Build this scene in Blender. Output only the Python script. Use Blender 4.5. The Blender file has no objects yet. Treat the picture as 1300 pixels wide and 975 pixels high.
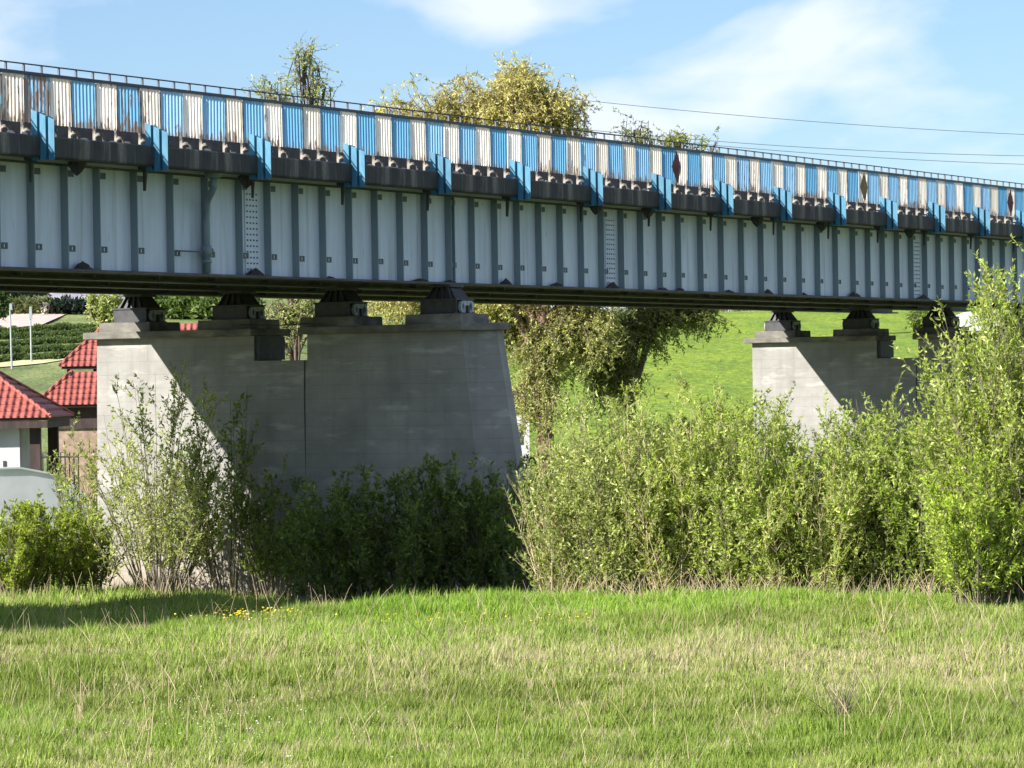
import bpy, bmesh, math, random
import numpy as np
from mathutils import Vector, Matrix, Euler

R = math.radians
rng = np.random.default_rng(11)
random.seed(5)
scene = bpy.context.scene
COL = scene.collection

# ------------------------------------------------------------------ camera
EYE = 5.05
cam_d = bpy.data.cameras.new('camera')
cam = bpy.data.objects.new('camera', cam_d); COL.objects.link(cam)
cam_d.sensor_width = 36.0
cam_d.lens = 4500.0/1300.0*36.0
cam_d.clip_start = 0.5
cam_d.clip_end = 9000.0
cam.location = (0, 0, EYE)
PITCH, ROLL = 0.0, 0.958
# look along +Y, rolled so that the picture turns counter-clockwise
cam.matrix_world = (Matrix.Translation((0, 0, EYE)) @ Matrix.Rotation(R(90 + PITCH), 4, 'X') @ Matrix.Rotation(R(-ROLL), 4, 'Z'))
scene.camera = cam

# ------------------------------------------------------------------ bridge frame: s along the bridge, v across (away from the viewer)
TH = R(28.27)
P0 = np.array([-7.85, 72.94])
U = np.array([math.sin(TH), math.cos(TH)])
W = np.array([-math.cos(TH), math.sin(TH)])
BRZ = math.pi/2 - TH
def bw(s, v):
    q = P0 + s*U + v*W
    return float(q[0]), float(q[1])

# ------------------------------------------------------------------ sun and sky
sv = np.array([-1.6*U[0] + .804*W[0], -1.6*U[1] + .804*W[1], 1.0])
sv /= np.linalg.norm(sv)
SUN_EL = math.asin(sv[2]); SUN_AZ = math.atan2(sv[0], sv[1])      # azimuth from +Y towards +X
sun_d = bpy.data.lights.new('sun', 'SUN')
sun_d.energy = 5.0; sun_d.angle = R(0.53); sun_d.color = (1.0, .945, .86)
sun = bpy.data.objects.new('sun', sun_d); COL.objects.link(sun)
sun.rotation_euler = Vector(sv).to_track_quat('Z', 'Y').to_euler()
sun.location = (-60, -20, 60)

world = bpy.data.worlds.new('World'); scene.world = world
world.use_nodes = True
nt = world.node_tree; nt.nodes.clear()
def N(nt, typ, **kw):
    n = nt.nodes.new(typ)
    for k, v in kw.items():
        if k.startswith('i_'):
            n.inputs[k[2:].replace('_', ' ')].default_value = v
        else:
            setattr(n, k, v)
    return n
out = N(nt, 'ShaderNodeOutputWorld'); bg = N(nt, 'ShaderNodeBackground')
sky = N(nt, 'ShaderNodeTexSky', sky_type='NISHITA', sun_disc=False, sun_elevation=SUN_EL, sun_rotation=SUN_AZ,
        altitude=200.0, air_density=1.0, dust_density=0.25, ozone_density=3.0)
bg.inputs['Strength'].default_value = 0.055
tc = N(nt, 'ShaderNodeTexCoord')
mp = N(nt, 'ShaderNodeMapping'); mp.inputs['Scale'].default_value = (1.0, 1.0, 2.2); mp.inputs['Location'].default_value = (-2.54, .81, 4.72)
nt.links.new(tc.outputs['Generated'], mp.inputs['Vector'])
n1 = N(nt, 'ShaderNodeTexNoise'); n1.inputs['Scale'].default_value = 10.5; n1.inputs['Detail'].default_value = 9.0; n1.inputs['Roughness'].default_value = .48
n1.inputs['Distortion'].default_value = .25
nt.links.new(mp.outputs[0], n1.inputs['Vector'])
cr = N(nt, 'ShaderNodeValToRGB')
cr.color_ramp.elements[0].position = .47; cr.color_ramp.elements[0].color = (.09, .09, .09, 1)
cr.color_ramp.elements[1].position = .61; cr.color_ramp.elements[1].color = (.80, .80, .80, 1)
nt.links.new(n1.outputs['Fac'], cr.inputs['Fac'])
mx = N(nt, 'ShaderNodeMix', data_type='RGBA')
nt.links.new(cr.outputs['Color'], mx.inputs['Factor'])
tint = N(nt, 'ShaderNodeMix', data_type='RGBA', blend_type='MULTIPLY'); tint.inputs['Factor'].default_value = 1.0
nt.links.new(sky.outputs[0], tint.inputs['A']); tint.inputs['B'].default_value = (.82, .97, 1.16, 1)
nt.links.new(tint.outputs['Result'], mx.inputs['A']); mx.inputs['B'].default_value = (8.2, 8.6, 9.9, 1)
nt.links.new(mx.outputs['Result'], bg.inputs['Color']); nt.links.new(bg.outputs[0], out.inputs['Surface'])

scene.view_settings.view_transform = 'Standard'
scene.view_settings.look = 'None'
scene.view_settings.exposure = 1.2
scene.view_settings.gamma = 1.0
scene.view_settings.use_curve_mapping = False
scene.render.engine = 'CYCLES'
scene.cycles.max_bounces = 4
scene.cycles.diffuse_bounces = 2
scene.cycles.transmission_bounces = 3
scene.cycles.transparent_max_bounces = 6

# ------------------------------------------------------------------ materials
MATS = {}
def new_mat(name):
    m = bpy.data.materials.new(name); m.use_nodes = True
    nt = m.node_tree; nt.nodes.clear()
    o = N(nt, 'ShaderNodeOutputMaterial'); b = N(nt, 'ShaderNodeBsdfPrincipled')
    nt.links.new(b.outputs[0], o.inputs['Surface'])
    MATS[name] = m
    return m, nt, b, o
def ramp(nt, fac, stops):
    r = N(nt, 'ShaderNodeValToRGB')
    el = r.color_ramp.elements
    while len(el) < len(stops): el.new(.5)
    for e, (p, c) in zip(el, stops):
        e.position = p; e.color = (*c, 1) if len(c) == 3 else c
    nt.links.new(fac, r.inputs['Fac'])
    return r.outputs['Color']
def coords(nt, scale=(1, 1, 1), kind='Object', loc=(0, 0, 0)):
    t = N(nt, 'ShaderNodeTexCoord'); m = N(nt, 'ShaderNodeMapping')
    m.inputs['Scale'].default_value = scale; m.inputs['Location'].default_value = loc
    nt.links.new(t.outputs[kind], m.inputs['Vector'])
    return m.outputs[0]
def noise(nt, vec, scale=5, detail=6, rough=.55, dist=0.0):
    n = N(nt, 'ShaderNodeTexNoise')
    n.inputs['Scale'].default_value = scale; n.inputs['Detail'].default_value = detail
    n.inputs['Roughness'].default_value = rough; n.inputs['Distortion'].default_value = dist
    if vec is not None: nt.links.new(vec, n.inputs['Vector'])
    return n.outputs['Fac']
def mixc(nt, fac, a, b, blend='MIX'):
    m = N(nt, 'ShaderNodeMix', data_type='RGBA', blend_type=blend)
    for key, val in (('Factor', fac), ('A', a), ('B', b)):
        if isinstance(val, (int, float)): m.inputs[key].default_value = val
        elif isinstance(val, tuple): m.inputs[key].default_value = (*val, 1) if len(val) == 3 else val
        else: nt.links.new(val, m.inputs[key])
    return m.outputs['Result']
def math_n(nt, op, a, b=None):
    m = N(nt, 'ShaderNodeMath', operation=op)
    for i, val in enumerate((a, b)):
        if val is None: continue
        if isinstance(val, (int, float)): m.inputs[i].default_value = val
        else: nt.links.new(val, m.inputs[i])
    return m.outputs[0]
def bump(nt, b, h, strength=.3, dist=.02):
    n = N(nt, 'ShaderNodeBump'); n.inputs['Strength'].default_value = strength; n.inputs['Distance'].default_value = dist
    nt.links.new(h, n.inputs['Height']); nt.links.new(n.outputs[0], b.inputs['Normal'])

def simple(name, stops, scale=4.0, detail=6, rough=.7, stretch=(1, 1, 1), metal=0.0, bmp=.2, dist=.01, kind='Object'):
    m, nt, b, o = new_mat(name)
    v = coords(nt, stretch, kind)
    f = noise(nt, v, scale, detail)
    nt.links.new(ramp(nt, f, stops), b.inputs['Base Color'])
    b.inputs['Roughness'].default_value = rough; b.inputs['Metallic'].default_value = metal
    if bmp: bump(nt, b, noise(nt, v, scale*4, 4), bmp, dist)
    return m

# painted corrugated sheets, peeling more on some than on others (object property "wear")
def peel_mat(name, paint_a, paint_b, under_a, under_b):
    m, nt, b, o = new_mat(name)
    oi = N(nt, 'ShaderNodeObjectInfo')
    tcn = N(nt, 'ShaderNodeTexCoord')
    add = N(nt, 'ShaderNodeVectorMath', operation='ADD')
    sc = N(nt, 'ShaderNodeVectorMath', operation='SCALE'); sc.inputs['Scale'].default_value = 1.0
    comb = N(nt, 'ShaderNodeCombineXYZ')
    r50 = math_n(nt, 'MULTIPLY', oi.outputs['Random'], 57.0)
    for k in range(3): nt.links.new(r50, comb.inputs[k])
    nt.links.new(tcn.outputs['Object'], add.inputs[0]); nt.links.new(comb.outputs[0], add.inputs[1])
    mp = N(nt, 'ShaderNodeMapping'); mp.inputs['Scale'].default_value = (8.5, 1.0, 1.7)
    nt.links.new(add.outputs[0], mp.inputs['Vector'])
    f = noise(nt, mp.outputs[0], 1.25, 7, .62, .3)
    sep = N(nt, 'ShaderNodeSeparateXYZ'); nt.links.new(tcn.outputs['Object'], sep.inputs[0])
    # sheet edges at the foot rot first
    foot = N(nt, 'ShaderNodeMapRange'); foot.inputs['From Min'].default_value = .02; foot.inputs['From Max'].default_value = .30
    foot.inputs['To Min'].default_value = .18; foot.inputs['To Max'].default_value = 0.0
    nt.links.new(sep.outputs['Z'], foot.inputs['Value'])
    at = N(nt, 'ShaderNodeAttribute', attribute_type='OBJECT', attribute_name='wear')
    tot = math_n(nt, 'ADD', math_n(nt, 'ADD', f, foot.outputs[0]), at.outputs['Fac'])
    mask = N(nt, 'ShaderNodeMapRange'); mask.inputs['From Min'].default_value = .66; mask.inputs['From Max'].default_value = .685
    nt.links.new(tot, mask.inputs['Value'])
    v2 = N(nt, 'ShaderNodeMapping'); v2.inputs['Scale'].default_value = (3, 3, .8); nt.links.new(add.outputs[0], v2.inputs['Vector'])
    g = noise(nt, v2.outputs[0], 3.0, 5)
    paint = ramp(nt, g, [(.3, paint_a), (.7, paint_b)])
    v3 = N(nt, 'ShaderNodeMapping'); v3.inputs['Scale'].default_value = (9, 3, 1.2); nt.links.new(add.outputs[0], v3.inputs['Vector'])
    under = ramp(nt, noise(nt, v3.outputs[0], 3.0, 6), [(.35, under_a), (.65, under_b)])
    # rust-coloured run-off from bare patches
    runm = N(nt, 'ShaderNodeMapRange'); runm.inputs['From Min'].default_value = .56; runm.inputs['From Max'].default_value = .67
    runm.inputs['To Max'].default_value = .22
    nt.links.new(tot, runm.inputs['Value'])
    paint = mixc(nt, runm.outputs[0], paint, (.35, .20, .11))
    hv = N(nt, 'ShaderNodeHueSaturation'); nt.links.new(paint, hv.inputs['Color'])
    nt.links.new(math_n(nt, 'ADD', math_n(nt, 'MULTIPLY', oi.outputs['Random'], .22), .80), hv.inputs['Value'])
    nt.links.new(math_n(nt, 'ADD', math_n(nt, 'MULTIPLY', oi.outputs['Random'], -.25), 1.0), hv.inputs['Saturation'])
    final = mixc(nt, mask.outputs[0], hv.outputs[0], under)
    nt.links.new(final, b.inputs['Base Color'])
    b.inputs['Roughness'].default_value = .62
    # thin glass-fibre sheet: the sun behind it glows through wherever the coat is sound
    tr = N(nt, 'ShaderNodeBsdfTranslucent'); nt.links.new(final, tr.inputs['Color'])
    ms = N(nt, 'ShaderNodeMixShader')
    mr = N(nt, 'ShaderNodeMapRange'); mr.inputs['To Min'].default_value = .95; mr.inputs['To Max'].default_value = .60
    nt.links.new(mask.outputs[0], mr.inputs['Value']); nt.links.new(mr.outputs[0], ms.inputs[0])
    nt.links.new(b.outputs[0], ms.inputs[1]); nt.links.new(tr.outputs[0], ms.inputs[2]); nt.links.new(ms.outputs[0], o.inputs['Surface'])
    b.inputs['Specular IOR Level'].default_value = .3
    return m
peel_mat('paint_blue', (.15, .48, .77), (.20, .55, .83), (.20, .16, .14), (.34, .30, .27))
peel_mat('paint_white', (1.0, .92, .76), (1.0, .97, .87), (.22, .16, .13), (.42, .36, .30))
m, nt_, b, o = new_mat('fin_blue')
oi = N(nt_, 'ShaderNodeObjectInfo')
ad = N(nt_, 'ShaderNodeVectorMath', operation='ADD'); cb_ = N(nt_, 'ShaderNodeCombineXYZ')
r9 = math_n(nt_, 'MULTIPLY', oi.outputs['Random'], 31.0)
for k in range(3): nt_.links.new(r9, cb_.inputs[k])
nt_.links.new(coords(nt_, (5, 5, 1.3)), ad.inputs[0]); nt_.links.new(cb_.outputs[0], ad.inputs[1])
fn = noise(nt_, ad.outputs[0], 2.5, 7, .62)
c = ramp(nt_, fn, [(.3, (.022, .125, .215)), (.55, (.042, .175, .275)), (.75, (.075, .215, .31))])
c = mixc(nt_, ramp(nt_, fn, [(.66, (0, 0, 0)), (.69, (.8, .8, .8))]), c, (.17, .15, .13))
hv = N(nt_, 'ShaderNodeHueSaturation'); nt_.links.new(c, hv.inputs['Color'])
nt_.links.new(math_n(nt_, 'ADD', math_n(nt_, 'MULTIPLY', oi.outputs['Random'], .3), .85), hv.inputs['Value'])
nt_.links.new(hv.outputs[0], b.inputs['Base Color']); b.inputs['Roughness'].default_value = .6

# girder paint: pale blue-grey, faint vertical dirt runs
m, nt_, b, o = new_mat('girder_paint')
v = coords(nt_, (1.6, 1, .18)); v2 = coords(nt_)
c = ramp(nt_, noise(nt_, v, 2.2, 7, .6), [(.30, (.44, .51, .61)), (.62, (.56, .64, .77))])
c = mixc(nt_, ramp(nt_, noise(nt_, v2, .55, 4), [(.42, (0, 0, 0)), (.75, (.5, .5, .5))]), c, (.45, .52, .56))
rust = ramp(nt_, noise(nt_, coords(nt_, (3, 1, .5)), 3.0, 8, .65), [(.66, (0, 0, 0)), (.72, (.7, .7, .7))])
c = mixc(nt_, rust, c, (.16, .12, .10))
run = ramp(nt_, noise(nt_, coords(nt_, (2.4, 1, .10), loc=(7, 0, 0)), 2.0, 6, .6), [(.54, (0, 0, 0)), (.74, (.5, .5, .5))])
c = mixc(nt_, run, c, (.15, .17, .16))
nt_.links.new(c, b.inputs['Base Color']); b.inputs['Roughness'].default_value = .55
simple('stiffener_paint', [(.3, (.15, .205, .24)), (.7, (.22, .29, .33))], 1.5, 6, .6, (1, 1, .3), bmp=0)
simple('clip_metal', [(.3, (.03, .04, .05)), (.7, (.075, .09, .105))], 9, 4, .55, bmp=0)
simple('flange_paint', [(.3, (.035, .035, .04)), (.6, (.075, .075, .08)), (.75, (.17, .16, .15))], 2.5, 6, .7, (.5, 2, 2), bmp=0)
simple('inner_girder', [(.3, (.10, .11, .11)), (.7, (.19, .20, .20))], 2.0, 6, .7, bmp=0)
simple('dark_steel', [(.3, (.018, .018, .022)), (.7, (.05, .05, .055))], 6, 5, .6, bmp=.1)
simple('rail_paint', [(.3, (.012, .018, .05)), (.7, (.03, .035, .06))], 8, 5, .5, bmp=0)
simple('rail_post_paint', [(.3, (.05, .06, .085)), (.7, (.10, .11, .14))], 8, 5, .5, bmp=0)
simple('pale_post', [(.40, (.05, .045, .04)), (.65, (.36, .33, .28))], 3.2, 6, .75, bmp=.2)
simple('bearing_pale', [(.35, (.22, .25, .28)), (.65, (.38, .42, .45))], 8, 5, .55, bmp=.1)
simple('rubble', [(.35, (.14, .12, .10)), (.65, (.50, .46, .40))], 7, 6, .9, bmp=.4)
simple('nest_matter', [(.35, (.012, .011, .01)), (.65, (.05, .045, .04))], 18, 6, .95, bmp=.5, dist=.03)
simple('buckle_red', [(.35, (.085, .03, .032)), (.65, (.17, .06, .06))], 9, 6, .75, (1, 1, .4), bmp=.1)
simple('buckle_grey', [(.35, (.20, .16, .13)), (.65, (.30, .26, .22))], 9, 6, .75, (1, 1, .4), bmp=.1)
simple('buckle_ochre', [(.35, (.17, .115, .05)), (.65, (.26, .18, .08))], 9, 6, .75, (1, 1, .4), bmp=.1)

# stained concrete of the edge beam
m, nt_, b, o = new_mat('edge_concrete')
v = coords(nt_, (2.2, 1, .35))
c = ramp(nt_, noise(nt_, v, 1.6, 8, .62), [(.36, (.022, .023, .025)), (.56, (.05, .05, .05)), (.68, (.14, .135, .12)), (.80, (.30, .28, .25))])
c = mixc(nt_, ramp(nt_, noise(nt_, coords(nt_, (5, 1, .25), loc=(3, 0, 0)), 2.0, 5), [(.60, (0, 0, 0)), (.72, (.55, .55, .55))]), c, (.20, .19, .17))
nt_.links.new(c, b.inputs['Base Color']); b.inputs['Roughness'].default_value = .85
bump(nt_, b, noise(nt_, coords(nt_), 12, 6), .5, .02)
simple('soffit_concrete', [(.35, (.30, .30, .27)), (.65, (.44, .43, .39))], 1.4, 7, .85, (1, .6, 1), bmp=.2)

# board-marked pier concrete
m, nt_, b, o = new_mat('pier_concrete')
v = coords(nt_)
base = ramp(nt_, noise(nt_, coords(nt_, (.55, .55, .8)), 1.5, 8, .62), [(.28, (.21, .205, .195)), (.5, (.265, .26, .247)), (.72, (.325, .32, .302))])
lift = N(nt_, 'ShaderNodeTexWave', wave_type='BANDS', bands_direction='Z'); lift.inputs['Scale'].default_value = .42
lift.inputs['Distortion'].default_value = .5; lift.inputs['Detail'].default_value = 3.0; lift.inputs['Detail Scale'].default_value = 2.0
nt_.links.new(v, lift.inputs['Vector'])
board = N(nt_, 'ShaderNodeTexBrick'); board.offset = .37
for k, val in (('Scale', 1.0), ('Mortar Size', .008), ('Mortar Smooth', .5), ('Bias', 0.0), ('Brick Width', 3.1), ('Row Height', .34)):
    board.inputs[k].default_value = val
board.inputs['Color1'].default_value = (1, 1, 1, 1); board.inputs['Color2'].default_value = (.93, .93, .92, 1); board.inputs['Mortar'].default_value = (.68, .68, .67, 1)
sp = N(nt_, 'ShaderNodeSeparateXYZ'); cb = N(nt_, 'ShaderNodeCombineXYZ')
nt_.links.new(v, sp.inputs[0]); nt_.links.new(sp.outputs['Y'], cb.inputs['X']); nt_.links.new(sp.outputs['Z'], cb.inputs['Y'])
wob = N(nt_, 'ShaderNodeVectorMath', operation='ADD')
nt_.links.new(cb.outputs[0], wob.inputs[0]); nt_.links.new(cb.outputs[0], board.inputs['Vector'])
c = mixc(nt_, .75, base, board.outputs['Color'], 'MULTIPLY')
c = mixc(nt_, ramp(nt_, noise(nt_, coords(nt_, (.7, 1.1, .12)), 2.0, 7, .6), [(.50, (0, 0, 0)), (.76, (.5, .5, .5))]), c, (.15, .145, .135))
c = mixc(nt_, ramp(nt_, noise(nt_, coords(nt_, (1, .35, 1.6)), 2.3, 6, .6), [(.56, (0, 0, 0)), (.74, (.5, .5, .5))]), c, (.56, .55, .51))
gz = N(nt_, 'ShaderNodeMapRange'); gz.inputs['From Min'].default_value = .3; gz.inputs['From Max'].default_value = 1.5; gz.inputs['To Min'].default_value = .6; gz.inputs['To Max'].default_value = 0.0
nt_.links.new(sp.outputs['Z'], gz.inputs['Value'])
c = mixc(nt_, gz.outputs[0], c, (.33, .27, .20))
nt_.links.new(c, b.inputs['Base Color']); b.inputs['Roughness'].default_value = .88
bump(nt_, b, noise(nt_, v, 9, 7), .35, .02)

simple('cap_concrete', [(.3, (.085, .08, .07)), (.5, (.15, .142, .125)), (.72, (.26, .25, .22))], 2.2, 8, .9, (1, .7, 1.5), bmp=.4, dist=.02)
# buildings and bits
simple('tile_red', [(.32, (.20, .05, .04)), (.5, (.28, .07, .055)), (.70, (.36, .10, .08))], 3.5, 6, .65, bmp=.15)
_m = MATS['tile_red']; _nt = _m.node_tree; _b = [n for n in _nt.nodes if n.type == 'BSDF_PRINCIPLED'][0]
_w = N(_nt, 'ShaderNodeTexWave', wave_type='BANDS', bands_direction='X'); _w.inputs['Scale'].default_value = 1.35; _w.inputs['Distortion'].default_value = .15
_nt.links.new(coords(_nt), _w.inputs['Vector']); bump(_nt, _b, _w.outputs['Fac'], 1.0, .05)
simple('render_white', [(.35, (.46, .455, .47)), (.65, (.56, .55, .56))], 1.2, 5, .8, bmp=.1)
simple('render_cool', [(.35, (.66, .68, .72)), (.65, (.78, .79, .82))], 1.2, 5, .8, bmp=.1)
simple('timber_dark', [(.35, (.022, .013, .012)), (.65, (.06, .035, .03))], 5, 5, .7, (1, 1, .2), bmp=.1)
simple('brick_pink', [(.35, (.22, .15, .11)), (.65, (.36, .26, .20))], 5, 5, .8, bmp=.1)
simple('iron_dark', [(.35, (.02, .02, .022)), (.65, (.04, .04, .045))], 5, 3, .6, bmp=0)
simple('lamp_steel', [(.35, (.28, .30, .32)), (.65, (.38, .40, .42))], 2, 3, .45, metal=.3, bmp=0)
simple('planter_stone', [(.35, (.58, .52, .44)), (.65, (.70, .64, .56))], 5, 5, .8, bmp=.2)
simple('paving_red', [(.35, (.46, .33, .29)), (.65, (.58, .45, .40))], .7, 7, .85, bmp=.1)
simple('path_pale', [(.35, (.44, .43, .22)), (.65, (.56, .54, .32))], .5, 7, .9, bmp=.1)
simple('wire', [(.3, (.13, .15, .19)), (.7, (.18, .20, .25))], 1, 2, .5, bmp=0)
simple('bark', [(.35, (.055, .042, .03)), (.65, (.14, .11, .08))], 6, 7, .9, (2, 2, .4), bmp=.5, dist=.03)
simple('bark_red', [(.35, (.12, .075, .05)), (.65, (.22, .14, .095))], 6, 7, .9, (2, 2, .4), bmp=.4, dist=.03)
simple('stem_grey', [(.35, (.09, .075, .05)), (.65, (.22, .19, .13))], 5, 6, .85, (1, 1, .4), bmp=0)
simple('stem_straw', [(.35, (.34, .26, .15)), (.65, (.55, .45, .29))], 5, 6, .85, (1, 1, .4), bmp=0)

# foliage: colour carried per leaf as an attribute (natural variation from leaf to leaf)
def leaf_mat(name, trans=.38, rough=.55):
    m, nt, b, o = new_mat(name)
    at = N(nt, 'ShaderNodeAttribute', attribute_name='leaf_colour')
    nt.links.new(at.outputs['Color'], b.inputs['Base Color'])
    b.inputs['Roughness'].default_value = rough; b.inputs['Specular IOR Level'].default_value = .35
    tr = N(nt, 'ShaderNodeBsdfTranslucent')
    nt.links.new(mixc(nt, 1.0, at.outputs['Color'], (1.15, 1.25, .55), 'MULTIPLY'), tr.inputs['Color'])
    ms = N(nt, 'ShaderNodeMixShader'); ms.inputs[0].default_value = trans
    nt.links.new(b.outputs[0], ms.inputs[1]); nt.links.new(tr.outputs[0], ms.inputs[2]); nt.links.new(ms.outputs[0], o.inputs['Surface'])
    return m
leaf_mat('leaf', .5); leaf_mat('blade', .32, .6)
m, nt_, b, o = new_mat('petal_yellow'); nt_.links.new(ramp(nt_, noise(nt_, coords(nt_), 3, 3), [(.3, (.62, .46, .02)), (.7, (.80, .66, .05))]), b.inputs['Base Color'])
m, nt_, b, o = new_mat('petal_white'); nt_.links.new(ramp(nt_, noise(nt_, coords(nt_), 3, 3), [(.3, (.66, .66, .60)), (.7, (.8, .8, .75))]), b.inputs['Base Color'])

# ground under the grass
m, nt_, b, o = new_mat('meadow_soil')
v = coords(nt_, (1, 1, 1))
c = ramp(nt_, noise(nt_, coords(nt_, (.35, .8, 1)), .5, 8, .6), [(.32, (.11, .145, .03)), (.52, (.165, .20, .05)), (.70, (.26, .24, .11))])
fine = ramp(nt_, noise(nt_, v, 14, 6, .65), [(.3, (.55, .55, .5)), (.7, (1.25, 1.25, 1.2))])
nt_.links.new(mixc(nt_, 1.0, c, fine, 'MULTIPLY'), b.inputs['Base Color'])
b.inputs['Roughness'].default_value = .95
bump(nt_, b, noise(nt_, v, 8, 8), .8, .12)
# far hillside: short bright spring crop on the right, meadow on the left
m, nt_, b, o = new_mat('hill_grass')
c = ramp(nt_, noise(nt_, coords(nt_, (.25, .06, 1)), .8, 8, .6), [(.32, (.12, .20, .004)), (.5, (.17, .265, .006)), (.68, (.24, .32, .014))])
fine = ramp(nt_, noise(nt_, coords(nt_, (1, .25, 1)), 2.2, 8, .7), [(.3, (.55, .6, .5)), (.7, (1.3, 1.25, 1.2))])
nt_.links.new(mixc(nt_, 1.0, c, fine, 'MULTIPLY'), b.inputs['Base Color']); b.inputs['Roughness'].default_value = .95
bump(nt_, b, noise(nt_, coords(nt_), 1.2, 8), 1.0, .6)
m, nt_, b, o = new_mat('rough_grass')
c = ramp(nt_, noise(nt_, coords(nt_, (.3, .12, 1)), 1.0, 8, .65), [(.32, (.07, .10, .03)), (.50, (.13, .17, .045)), (.70, (.24, .27, .09))])
nt_.links.new(c, b.inputs['Base Color']); b.inputs['Roughness'].default_value = .95
bump(nt_, b, noise(nt_, coords(nt_), 3, 8), .8, .3)
simple('lavender_field', [(.35, (.22, .20, .25)), (.65, (.36, .33, .37))], .8, 8, .95, (1, .2, 1), bmp=.3)

# ------------------------------------------------------------------ mesh helpers
class MB:
    def __init__(self): self.v = []; self.f = []
    def add(self, vs, fs):
        k = len(self.v); self.v += [tuple(map(float, p)) for p in vs]; self.f += [tuple(i + k for i in q) for q in fs]; return self
    def box(self, x0, x1, y0, y1, z0, z1):
        return self.add([(x0,y0,z0),(x1,y0,z0),(x1,y1,z0),(x0,y1,z0),(x0,y0,z1),(x1,y0,z1),(x1,y1,z1),(x0,y1,z1)],
                        [(0,3,2,1),(4,5,6,7),(0,1,5,4),(1,2,6,5),(2,3,7,6),(3,0,4,7)])
    def frustum(self, b, z0, t, z1):
        """b, t: polygons of (x, y), same count, counter-clockwise"""
        n = len(b)
        return self.add([(x,y,z0) for x,y in b] + [(x,y,z1) for x,y in t],
                        [tuple(range(n-1,-1,-1)), tuple(range(n,2*n))] + [(i,(i+1)%n,n+(i+1)%n,n+i) for i in range(n)])
    def extrude(self, poly, axis, a0, a1):
        """poly of 2-D points swept along axis ('x' uses (y,z), 'y' uses (x,z))"""
        n = len(poly)
        mk = (lambda p, a: (a, p[0], p[1])) if axis == 'x' else (lambda p, a: (p[0], a, p[1]))
        return self.add([mk(p,a0) for p in poly] + [mk(p,a1) for p in poly],
                        [tuple(range(n-1,-1,-1)), tuple(range(n,2*n))] + [(i,(i+1)%n,n+(i+1)%n,n+i) for i in range(n)])
    def tube(self, pts, rad, n=6, cap=True):
        pts = [Vector(p) for p in pts]; k = len(self.v); m = len(pts)
        rads = rad if isinstance(rad, (list, tuple)) else [rad]*m
        ref = Vector((0,0,1))
        for i, p in enumerate(pts):
            d = (pts[min(i+1,m-1)] - pts[max(i-1,0)]).normalized()
            a = d.cross(ref)
            if a.length < .1: a = d.cross(Vector((1,0,0)))
            a.normalize(); b2 = d.cross(a)
            for j in range(n):
                t = 2*math.pi*j/n
                q = p + (a*math.cos(t) + b2*math.sin(t))*rads[i]
                self.v.append(tuple(q))
        for i in range(m-1):
            for j in range(n):
                self.f.append((k+i*n+j, k+i*n+(j+1)%n, k+(i+1)*n+(j+1)%n, k+(i+1)*n+j))
        if cap:
            self.f.append(tuple(k+j for j in range(n-1,-1,-1))); self.f.append(tuple(k+(m-1)*n+j for j in range(n)))
        return self
    def mesh(self, name):
        me = bpy.data.meshes.new(name); me.from_pydata(self.v, [], self.f); me.update()
        bm = bmesh.new(); bm.from_mesh(me); bmesh.ops.recalc_face_normals(bm, faces=bm.faces); bm.to_mesh(me); bm.free()
        return me
    def build(self, name, mat, parent=None, smooth=False):
        return obj(name, self.mesh(name), mat, parent, smooth)
def obj(name, me, mat, parent=None, smooth=False):
    if mat is not None and len(me.materials) == 0: me.materials.append(MATS[mat])
    o = bpy.data.objects.new(name, me); COL.objects.link(o)
    if parent is not None: o.parent = parent
    if smooth: me.shade_smooth()
    return o
def tag(o, label=None, cat=None, group=None, kind=None):
    if label: o['label'] = label
    if cat: o['category'] = cat
    if group: o['group'] = group
    if kind: o['kind'] = kind
    return o
def empty(name, loc=(0,0,0), rz=0.0):
    o = bpy.data.objects.new(name, None); COL.objects.link(o)
    o.location = loc; o.rotation_euler = (0, 0, rz); o.empty_display_size = .5
    return o
def bevel_mesh(me, w, seg=1):
    bm = bmesh.new(); bm.from_mesh(me)
    bmesh.ops.bevel(bm, geom=list(bm.edges), offset=w, segments=seg, profile=.6, affect='EDGES', clamp_overlap=True)
    bm.to_mesh(me); bm.free(); return me

# ------------------------------------------------------------------ terrain
def sstep(a, b, x):
    t = np.clip((np.asarray(x, float) - a)/(b - a), 0, 1); return t*t*(3 - 2*t)
def ground_z(X, Y):
    X = np.asarray(X, float); Y = np.asarray(Y, float)
    k = X/np.maximum(Y, 20.0)
    z = 1.17 + 2.2*(1 - sstep(2, 30, Y))                       # the bank the viewer stands on
    # the meadow falls away gently on the left, over a short brow on the right
    wl = 1 - sstep(-.085, -.045, k)
    z = z - 1.37*(sstep(50, 96, Y)*wl + sstep(61, 80, Y)*(1 - wl))
    left = np.interp(Y, [0,118,140,165,205,240,300,360,460,9000], [0,0,1.2,3.4,6.3,9.0,13.6,16.6,18.5,18.5])
    right = np.interp(Y, [0,130,200,250,420,520,9000], [0,0,3.6,5.7,13.4,15.0,15.0])
    w = sstep(-.07, .02, k)
    z = z + left*(1 - w) + right*w
    # gentle unevenness
    z = z + .06*np.sin(X*.55 + 1.3)*np.sin(Y*.31) + .04*np.sin(X*1.3 + Y*.23) * (Y < 100)
    return z
xs = np.concatenate([np.linspace(-4000,-260,12), np.linspace(-240,-42,26), np.linspace(-40,40,101), np.linspace(42,240,26), np.linspace(260,4000,12)])
ys = np.concatenate([np.linspace(-60,26,18), np.linspace(28,110,110), np.linspace(112,470,120), np.linspace(500,9000,14)])
GX, GY = np.meshgrid(xs, ys)
GZ = ground_z(GX, GY)
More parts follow.
